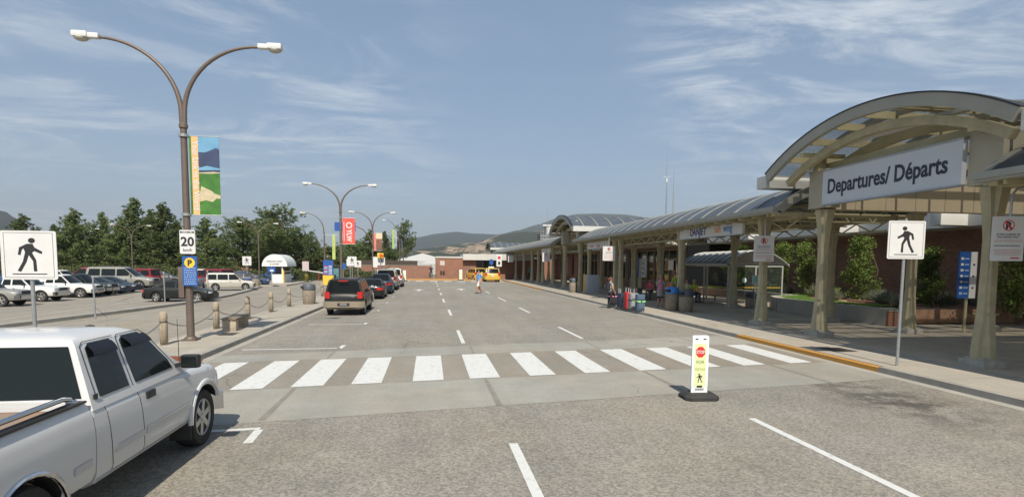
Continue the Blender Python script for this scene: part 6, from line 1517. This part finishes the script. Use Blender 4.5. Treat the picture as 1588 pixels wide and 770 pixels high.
# ------------------------------------------------------------------ people and luggage
SK = mat('skin', (.46,.26,.17), .6, var=.08, vscale=12); SK2 = mat('skin_tan', (.36,.19,.12), .6)
def person(label, loc, rz, J, cols, hair, s=1.0, extras=None):
    """J: joint positions (x right, y forward, z up) for a 1.75 m figure; cols: dict region->material"""
    t = thing('person', label, 'person', loc, rz); t.scale = (s, s, s)
    D = dict(pelvis=(0,0,.95), waist=(0,0,1.10), chest=(0,.0,1.30), neck=(0,0,1.46), neck2=(0,.01,1.52), jaw=(0,.035,1.58), skull=(0,.015,1.66), crown=(0,.005,1.715),
             shL=(-.17,0,1.41), elL=(-.23,-.02,1.13), wrL=(-.23,.06,.90), haL=(-.23,.09,.83), shR=(.17,0,1.41), elR=(.23,-.02,1.13), wrR=(.23,.06,.90), haR=(.23,.09,.83),
             hiL=(-.095,0,.90), knL=(-.105,.03,.50), anL=(-.105,-.02,.09), heL=(-.105,-.06,.04), toL=(-.115,.14,.03), hiR=(.095,0,.90), knR=(.105,.03,.50), anR=(.105,-.02,.09), heR=(.105,-.06,.04), toR=(.115,.14,.03))
    D.update(J)
    rad = dict(pelvis=(.155,.115), waist=(.135,.10), chest=(.16,.11), neck=(.065,.06), neck2=(.052,.052), jaw=(.066,.078), skull=(.080,.096), crown=(.055,.065),
               shL=(.062,.062), elL=(.043,.043), wrL=(.028,.03), haL=(.036,.022), hiL=(.092,.095), knL=(.062,.062), anL=(.042,.045), heL=(.04,.04), toL=(.042,.028))
    rad.update({k[:-1]+'R': v for k, v in list(rad.items()) if k.endswith('L')}); rad.update(cols.get('rad', {}))
    E_ = [('pelvis','waist','top'),('waist','chest','top'),('chest','neck','top'),('neck','neck2','skin'),('neck2','jaw','skin'),('jaw','skull','skin'),('skull','crown','skin')]
    for q in 'LR': E_ += [('chest','sh'+q,'top'),('sh'+q,'el'+q,'sleeve'),('el'+q,'wr'+q,'arm'),('wr'+q,'ha'+q,'skin'),('pelvis','hi'+q,'legs'),('hi'+q,'kn'+q,'legs'),('kn'+q,'an'+q,'shin'),('an'+q,'he'+q,'shoe'),('an'+q,'to'+q,'shoe')]
    names_ = list(D); P = {k: Vector(v) for k, v in D.items()}; Rr = dict(rad)
    for q, sg in (('L',-1),('R',1)):      # five fingers from the palm
        w, h = P['wr'+q], P['ha'+q]; d = (h-w).normalized(); side = Vector((0,1,0)) if abs(d.y) < .7 else Vector((0,0,1))
        side = (side-d*side.dot(d)).normalized()
        for i, (off, ln) in enumerate(((-.028,.055),(-.010,.068),(.009,.072),(.027,.062))):
            a, b = 'f%s%da' % (q, i), 'f%s%db' % (q, i); P[a] = h+side*off+d*.03; P[b] = h+side*off*1.1+d*(.03+ln)+Vector((-sg*.015,0,0)); Rr[a] = (.010,.010); Rr[b] = (.008,.008); E_ += [('ha'+q,a,'skin'),(a,b,'skin')]
        a, b = 't%sa' % q, 't%sb' % q; P[a] = w+d*.03+side*.036; P[b] = w+d*.075+side*.055; Rr[a] = (.013,.013); Rr[b] = (.009,.009); E_ += [('wr'+q,a,'skin'),(a,b,'skin')]
    names_ = list(P); idx = {k: i for i, k in enumerate(names_)}
    me = bpy.data.meshes.new('p'); me.from_pydata([tuple(P[k]) for k in names_], [(idx[a], idx[b]) for a, b, _ in E_], []); me.update()
    o = bpy.data.objects.new('p', me); COL.objects.link(o); md = o.modifiers.new('s', 'SKIN'); md.use_smooth_shade = True
    for k in names_: v = me.skin_vertices[0].data[idx[k]]; v.radius = Rr[k]; v.use_root = (k == 'pelvis')
    sb = o.modifiers.new('b', 'SUBSURF'); sb.levels = 2; sb.render_levels = 2
    dg = bpy.context.evaluated_depsgraph_get(); m2 = bpy.data.meshes.new_from_object(o.evaluated_get(dg)); bpy.data.objects.remove(o)
    regs = sorted(set(r for _, _, r in E_)); ml = [cols.get(r, cols['top'] if r == 'sleeve' else (SK if r in ('skin','arm') else cols['legs'])) for r in regs]
    m2.materials.clear()
    for m_ in ml: m2.materials.append(m_)
    segs = [(P[a], P[b], regs.index(r), r) for a, b, r in E_]
    for f in m2.polygons:
        c = f.center; best = 9; bi = 0
        for a, b, ri, r in segs:
            ab = b-a; tt = max(0, min(1, (c-a).dot(ab)/max(1e-6, ab.length_squared))); d = (a+ab*tt-c).length*(.8 if r == 'top' else 1)
            if d < best: best = d; bi = ri
        f.material_index = bi
    # face features joined to the same mesh
    bm = bmesh.new(); bm.from_mesh(m2); base = len(ml); m2.materials.append(mat('eye_dark', (.03,.02,.02), .3)); m2.materials.append(mat('lips', (.38,.12,.10), .5))
    hs = P['skull']; jw = P['jaw']; off = hs-Vector((0,.015,1.66))
    def feat(c, r, mi):
        g = bmesh.ops.create_uvsphere(bm, u_segments=8, v_segments=6, radius=1.0)
        for v in g['verts']: v.co = Vector((v.co.x*r[0], v.co.y*r[1], v.co.z*r[2]))+Vector(c)+off
        for v in g['verts']:
            for f in v.link_faces: f.material_index = mi; f.smooth = True
    sk = regs.index('skin'); feat((0,.112,1.615), (.014,.022,.022), sk); feat((-.084,.01,1.625), (.012,.02,.03), sk); feat((.084,.01,1.625), (.012,.02,.03), sk)
    feat((-.032,.098,1.645), (.012,.010,.007), base); feat((.032,.098,1.645), (.012,.010,.007), base); feat((0,.100,1.572), (.024,.010,.007), base+1)
    bm.to_mesh(m2); bm.free()
    b = bpy.data.objects.new('body', m2); COL.objects.link(b); b.parent = t
    if hair:
        hm, kind = hair; mb = MB()
        def hf(u, v):
            a = 2*PI*u; ph = PI*.5*v*1.15; rr = math.sin(ph); x = .096*rr*math.cos(a); y = .112*rr*math.sin(a); z = .105*math.cos(ph)
            if math.sin(a) > .25: z = max(z, .035+.0*x)
            elif kind == 'long': z -= .13*v*v
            return (hs.x+x*(1.0+.05*math.sin(9*a)), hs.y-.006+y, hs.z+.005+z)
        mb.grid(hf, 24, 10, hm); 
        if kind == 'tail': mb.tube([(hs.x,hs.y-.09,hs.z+.03),(hs.x,hs.y-.16,hs.z),(hs.x,hs.y-.15,hs.z-.14)], [.035,.04,.012], hm, 8)
        mb.build('hair', t, fix=False)
    if extras: extras(t, P)
    return t
C_ = lambda n, c, **k: mat('cloth_'+n, c, .85, var=.15, vscale=7, **k)
blk = C_('black', (.018,.018,.022)); shoe = C_('shoe', (.03,.03,.03))
def backpack(t, P):
    mb = MB(); mb.cbox((0,-.21,1.24), (.30,.19,.44), C_('pack', (.02,.022,.028)), .06); mb.cbox((0,-.32,1.17), (.22,.06,.22), C_('pack', (.02,.022,.028)), .025)
    for sg in (-1,1): mb.tube([(sg*.11,-.14,1.42),(sg*.115,.02,1.475),(sg*.12,.12,1.36),(sg*.13,.06,1.15),(sg*.12,-.13,1.08)], .016, blk, 6)
    mb.build('backpack', t)
def wname(lab): return lab
# woman stepping off the kerb beside the luggage, facing it (towards +X)
M_tank = mat('patterned_tank', (.50,.52,.55), .8, var=.5, vscale=16, col2=(.06,.07,.12))
p = gnd(941.5, 477)
person('woman in a sleeveless top and black trousers with a dark backpack at the kerb', (p.x+.05, p.y-.4, .0), R(-70),
       dict(pelvis=(0,0,.96), knL=(-.11,.10,.52), anL=(-.11,.02,.09), toL=(-.12,.18,.03), heL=(-.11,-.03,.04), knR=(.10,-.03,.50), anR=(.10,-.22,.10), toR=(.11,-.06,.03), heR=(.10,-.27,.06), elR=(.25,-.03,1.14), wrR=(.23,.13,.93), haR=(.22,.17,.87), elL=(-.24,.06,1.15), wrL=(-.20,.27,1.03), haL=(-.19,.33,1.0)),
       dict(top=M_tank, sleeve=SK, arm=SK, legs=blk, shin=blk, shoe=shoe), (mat('hair_auburn', (.14,.05,.03), .6), 'tail'), s=1.06, extras=backpack)
# woman in cardigan with pink scarf
p = gnd(1023.5, 476, .146); M_card = C_('cardigan', (.27,.26,.25)); M_pink = C_('pink', (.62,.20,.36))
def scarf(t, P):
    mb = MB(); mb.lathe([(.075,1.43),(.10,1.46),(.095,1.51),(.07,1.52)], M_pink, 14, (0,.01,0)); mb.tube([(.03,.11,1.46),(.04,.15,1.3),(.045,.16,1.1),(.05,.16,.88)], [.035,.05,.055,.05], M_pink, 8); mb.tube([(-.03,.11,1.46),(-.03,.145,1.3),(-.04,.15,1.12),(-.04,.15,.98)], [.03,.045,.045,.045], M_pink, 8); mb.build('scarf', t)
    mb = MB(); mb.lathe([(.20,.62),(.185,.8),(.175,1.0),(.165,1.15)], M_card, 16, (0,-.02,0)); mb.build('cardigan_skirt', t, fix=False)
    mb = MB(); mb.cbox((.27,-.04,1.12), (.10,.26,.30), blk, .04); mb.tube([(.24,0,1.25),(.17,0,1.46),(.22,-.08,1.25)], .012, blk, 6); mb.build('shoulder_bag', t)
person('fair haired woman in a grey cardigan and pink scarf by the blue lidded bin', (p.x, p.y, .146), R(150),
       dict(elL=(-.25,.03,1.15), wrL=(-.10,.20,1.22), haL=(-.03,.22,1.26), elR=(.25,.03,1.15), wrR=(.10,.18,1.30), haR=(.04,.17,1.38)),
       dict(top=M_card, sleeve=M_card, arm=M_card, legs=blk, shin=SK, shoe=C_('sandal', (.2,.12,.08)), rad={'chest':(.18,.13),'waist':(.165,.125)}), (mat('hair_blonde', (.42,.33,.2), .7), 'long'), s=1.07, extras=scarf)
# seated person
M_jean = C_('denim', (.05,.075,.13)); M_coral = C_('coral', (.58,.10,.12))
person('person in a coral top and jeans sitting left of the woman in the cardigan', (atY(1010,430,37.0).x, 37.0, .146), R(135),
       dict(pelvis=(0,0,.60), waist=(0,.03,.74), chest=(0,.09,.93), neck=(0,.13,1.08), neck2=(0,.16,1.13), jaw=(0,.21,1.19), skull=(0,.20,1.27), crown=(0,.19,1.33), shL=(-.17,.10,1.03), elL=(-.22,.22,.82), wrL=(-.12,.42,.72), haL=(-.08,.48,.70), shR=(.17,.10,1.03), elR=(.22,.22,.82), wrR=(.12,.42,.72), haR=(.08,.48,.70),
            hiL=(-.10,.05,.57), knL=(-.13,.48,.60), anL=(-.14,.44,.14), heL=(-.14,.40,.06), toL=(-.15,.60,.04), hiR=(.10,.05,.57), knR=(.10,.50,.66), anR=(.05,.62,.22), heR=(.05,.57,.16), toR=(.03,.76,.14)),
       dict(top=M_coral, sleeve=M_coral, legs=M_jean, shin=M_jean, shoe=shoe), (mat('hair_brown', (.06,.03,.02), .6), 'long'), s=1.1)
tb_ = thing('bench', 'plain concrete seat under the person in the coral top', 'bench', (atY(1010,430,37.0).x+.1, 37.1, .146), R(25)); mb = MB(); mb.cbox((0,0,.27), (2.0,.5,.54), M_conc, .03); mb.build('block', tb_)
M_hv = mat('hi_vis', (.50,.68,.07), .6, var=.1, vscale=5); M_hvs = mat('hi_vis_pale', (.62,.68,.35), .6, var=.3, vscale=9)
def vest(t, P):
    mb = MB()
    for x in (-.08,.08): mb.tube([(x,.118,1.05),(x,.128,1.25),(x*1.3,.10,1.40)], .012, M_signwhite, 5)
    mb.lathe([(.150,1.08),(.150,1.12)], M_signwhite, 14, (0,0,0)); mb.build('reflective_tape', t, fix=False)
q = gnd(1048, 470, .146)
person('worker in a yellow green shirt standing behind the bins, half hidden by the column', (atY(1047,430,36.6).x, 36.6, .146), R(200), {}, dict(top=M_hv, sleeve=M_hv, legs=blk, shin=blk, shoe=shoe), (mat('hair_brown', (.06,.03,.02), .6), 'short'), s=1.12, extras=vest)
SIT = dict(pelvis=(0,0,.60), waist=(0,.01,.75), chest=(0,.04,.95), neck=(0,.05,1.10), neck2=(0,.06,1.16), jaw=(0,.09,1.22), skull=(0,.075,1.30), crown=(0,.065,1.355), shL=(-.18,.04,1.06), elL=(-.24,.12,.82), wrL=(-.14,.34,.74), haL=(-.11,.40,.72), shR=(.18,.04,1.06), elR=(.24,.12,.82), wrR=(.14,.34,.74), haR=(.11,.40,.72),
           hiL=(-.10,.05,.57), knL=(-.14,.48,.58), anL=(-.14,.46,.12), heL=(-.14,.42,.05), toL=(-.15,.62,.04), hiR=(.10,.05,.57), knR=(.14,.48,.58), anR=(.14,.46,.12), heR=(.14,.42,.05), toR=(.15,.62,.04))
person('seated worker in a pale hi-vis vest, left one of two beside the glass shelter', (atY(1065,430,34.6).x, 34.6, .146), R(170), SIT, dict(top=M_hvs, sleeve=M_hvs, legs=M_jean, shin=M_jean, shoe=shoe), (mat('hair_ginger', (.2,.08,.03), .6), 'short'), s=1.12)
person('seated worker in bright hi-vis leaning by the glass shelter, right one of two', (atY(1076,430,34.7).x, 34.7, .146), R(190), SIT, dict(top=M_hv, sleeve=M_hv, legs=M_jean, shin=M_jean, shoe=shoe), (mat('hair_grey', (.45,.44,.42), .6), 'short'), s=1.1, extras=None)
tb_ = thing('bench', 'grey bench under the two seated hi-vis workers', 'bench', (atY(1070.5,430,34.7).x, 34.75, .146), R(0)); mb = MB(); mb.cbox((0,.05,.48), (1.5,.45,.08), M_conc, .02)
for x in (-.6,.6): mb.cbox((x,.05,.22), (.12,.4,.44), M_conc, .01)
mb.build('block', tb_)
# man crossing
M_bl = C_('blue_shirt', (.10,.24,.44)); M_wh = C_('white_shorts', (.62,.61,.58))
p = gnd(742.5, 455)
person('man in a blue shirt and white shorts striding across the road', (p.x, p.y, .008), R(125),
       dict(knL=(-.10,.20,.55), anL=(-.10,.32,.12), heL=(-.10,.27,.06), toL=(-.11,.47,.06), knR=(.10,-.06,.50), anR=(.10,-.34,.16), heR=(.10,-.41,.14), toR=(.11,-.22,.05), elL=(-.25,-.08,1.14), wrL=(-.24,-.02,.92), haL=(-.24,.0,.85), elR=(.25,.02,1.14), wrR=(.18,.20,1.02), haR=(.15,.26,1.0)),
       dict(top=M_bl, sleeve=M_bl, legs=M_wh, shin=SK2, shoe=C_('trainer', (.2,.13,.11)), rad={'hiL':(.14,.14),'hiR':(.14,.14),'knL':(.10,.10),'knR':(.10,.10),'chest':(.22,.16),'waist':(.21,.16),'elL':(.06,.06),'elR':(.06,.06)}), (mat('hair_dark', (.04,.03,.025), .6), 'short'), s=1.18,
       extras=lambda t, P: (lambda mb: (mb.cbox((0,.112,1.645), (.15,.02,.035), M_black, .008), mb.build('sunglasses', t)))(MB()))
# distant figures
q = atX(821, 430, 16.5)
person('distant person in a teal shirt standing under the far canopy', (16.5, q.y, .146), R(170), {}, dict(top=C_('teal', (.07,.25,.25)), sleeve=C_('teal', (.07,.25,.25)), legs=blk, shin=blk, shoe=shoe), (mat('hair_dark', (.04,.03,.025), .6), 'short'), s=1.15)
person('distant dark clothed person by the corner of the end wing', (.2, 90.3, .12), R(180), {}, dict(top=blk, sleeve=blk, legs=blk, shin=blk, shoe=shoe), (mat('hair_dark', (.04,.03,.025), .6), 'short'), s=1.25)

# luggage
def suitcase(px, py, w, d, h, m, label, strap=None, rz=0.0, shell=False, handle=True, dark=None):
    p = gnd(px, py, .148); t = thing('suitcase', label, 'suitcase', (p.x, p.y+d/2, .148), rz, 'suitcases on the right kerb')
    mb = MB(); mb.cbox((0,0,h/2+.05), (w,d,h), m, .045); 
    if shell:
        for k in range(4): mb.cbox((-w*.3+w*.2*k,-d/2,h/2+.05), (.03,.02,h*.8), m, .008)
    else: mb.cbox((0,-d/2-.02,h*.36+.05), (w*.8,.06,h*.5), m, .02); mb.cbox((0,-d/2-.015,h*.80+.05), (w*.8,.05,h*.22), m, .015)
    mb.build('case', t)
    for x in (-w*.38,w*.38):
        for y in (-d*.38,d*.38): mb = MB(); mb.lathe([(.03,x-.015),(.03,x+.015)], M_black, 10, (0,y,.03), 'x'); mb.build('wheel', t)
    if handle:
        mb = MB(); hh = h+.05; mb.tube([(-w*.22,d*.3,hh-.02),(-w*.22,d*.3,hh+.26),(w*.22,d*.3,hh+.26),(w*.22,d*.3,hh-.02)], .014, M_lamp, 6); mb.cbox((0,d*.3,hh+.26), (w*.46,.035,.035), M_black, .01); mb.build('handle', t)
    if strap:
        mb = MB(); z = h*.58+.05; 
        mb.box((-w/2-.012,-d/2-.055,z-.03),(w/2+.012,-d/2-.045,z+.03), strap); mb.box((-w/2-.012,d/2+.003,z-.03),(w/2+.012,d/2+.013,z+.03), strap); mb.box((-w/2-.012,-d/2-.0449,z-.03),(-w/2-.002,d/2+.0029,z+.03), strap); mb.box((w/2+.002,-d/2-.0449,z-.03),(w/2+.012,d/2+.0029,z+.03), strap); mb.cbox((0,-d/2-.062,z), (.06,.02,.07), M_black, .006); mb.build('strap', t)
    return t
M_sp = mat('strap_pink', (.75,.28,.42), .6); M_sg = mat('strap_green', (.28,.75,.18), .5); M_nv = C_('navy_case', (.03,.045,.08)); M_tl = C_('teal_case', (.06,.10,.12)); M_rd = C_('red_case', (.50,.03,.035)); M_gy = C_('grey_case', (.27,.28,.29)); M_bs = C_('slate_blue_case', (.07,.11,.17))
suitcase(952, 474, .58, .36, .92, blk, 'black suitcase with a pink strap beside the woman with the backpack', M_sp, handle=False)
suitcase(965, 477.5, .24, .55, .80, M_nv, 'narrow navy suitcase, leftmost of the upright row', rz=.1)
suitcase(970, 478, .26, .5, .80, M_tl, 'teal grey suitcase wedged beside the red one', rz=.05, handle=False)
suitcase(976, 479.5, .34, .5, .90, M_rd, 'bright red suitcase in the upright row', shell=True)
suitcase(984, 480.5, .46, .5, .86, M_gy, 'light grey suitcase between the red and the slate blue ones', C_('navy_case', (.03,.045,.08)))
suitcase(994, 483, .42, .36, .86, M_bs, 'slate blue suitcase with a green strap, nearest the camera', M_sg, handle=False)
p = gnd(989, 474, .148); t = thing('luggage_case', 'wide black hard case lying behind the row of suitcases', 'equipment case', (p.x+.1, p.y+1.0, .148), .1, None); mb = MB(); mb.cbox((0,0,.52), (.95,.5,1.04), mat('matt_black_case', (.03,.033,.035), .6), .03); mb.build('case', t); mb = MB()
for z in (.3,.75): mb.box((-.48,-.255,z),(.48,-.2505,z+.02), M_steel)
mb.build('trim', t)
p = gnd(1013.5, 464, .146); t = thing('handbag', 'small black bag on the ground by the seated person', 'bag', (p.x, p.y, .146)); mb = MB(); mb.cbox((0,0,.17), (.24,.16,.34), blk, .04); mb.build('bag_body', t); mb = MB(); mb.tube([(-.08,0,.33),(-.07,0,.46),(.07,0,.46),(.08,0,.33)], .012, blk, 6); mb.build('handle', t)
# ------------------------------------------------------------------ air
hm = bpy.data.materials.new('haze'); hm.use_nodes = True; nt = hm.node_tree; nt.nodes.clear(); o_ = nt.nodes.new('ShaderNodeOutputMaterial'); v_ = nt.nodes.new('ShaderNodeVolumePrincipled')
v_.inputs['Color'].default_value = (.80,.87,.95,1); v_.inputs['Density'].default_value = .00013; v_.inputs['Anisotropy'].default_value = .2
nt.links.new(v_.outputs[0], o_.inputs['Volume'])
mb = MB(); mb.box((-9500,-2500,-25),(9500,10500,900), hm); o = mb.build('haze'); tag(o, 'thin pale summer air over the whole place', None, None, 'stuff')
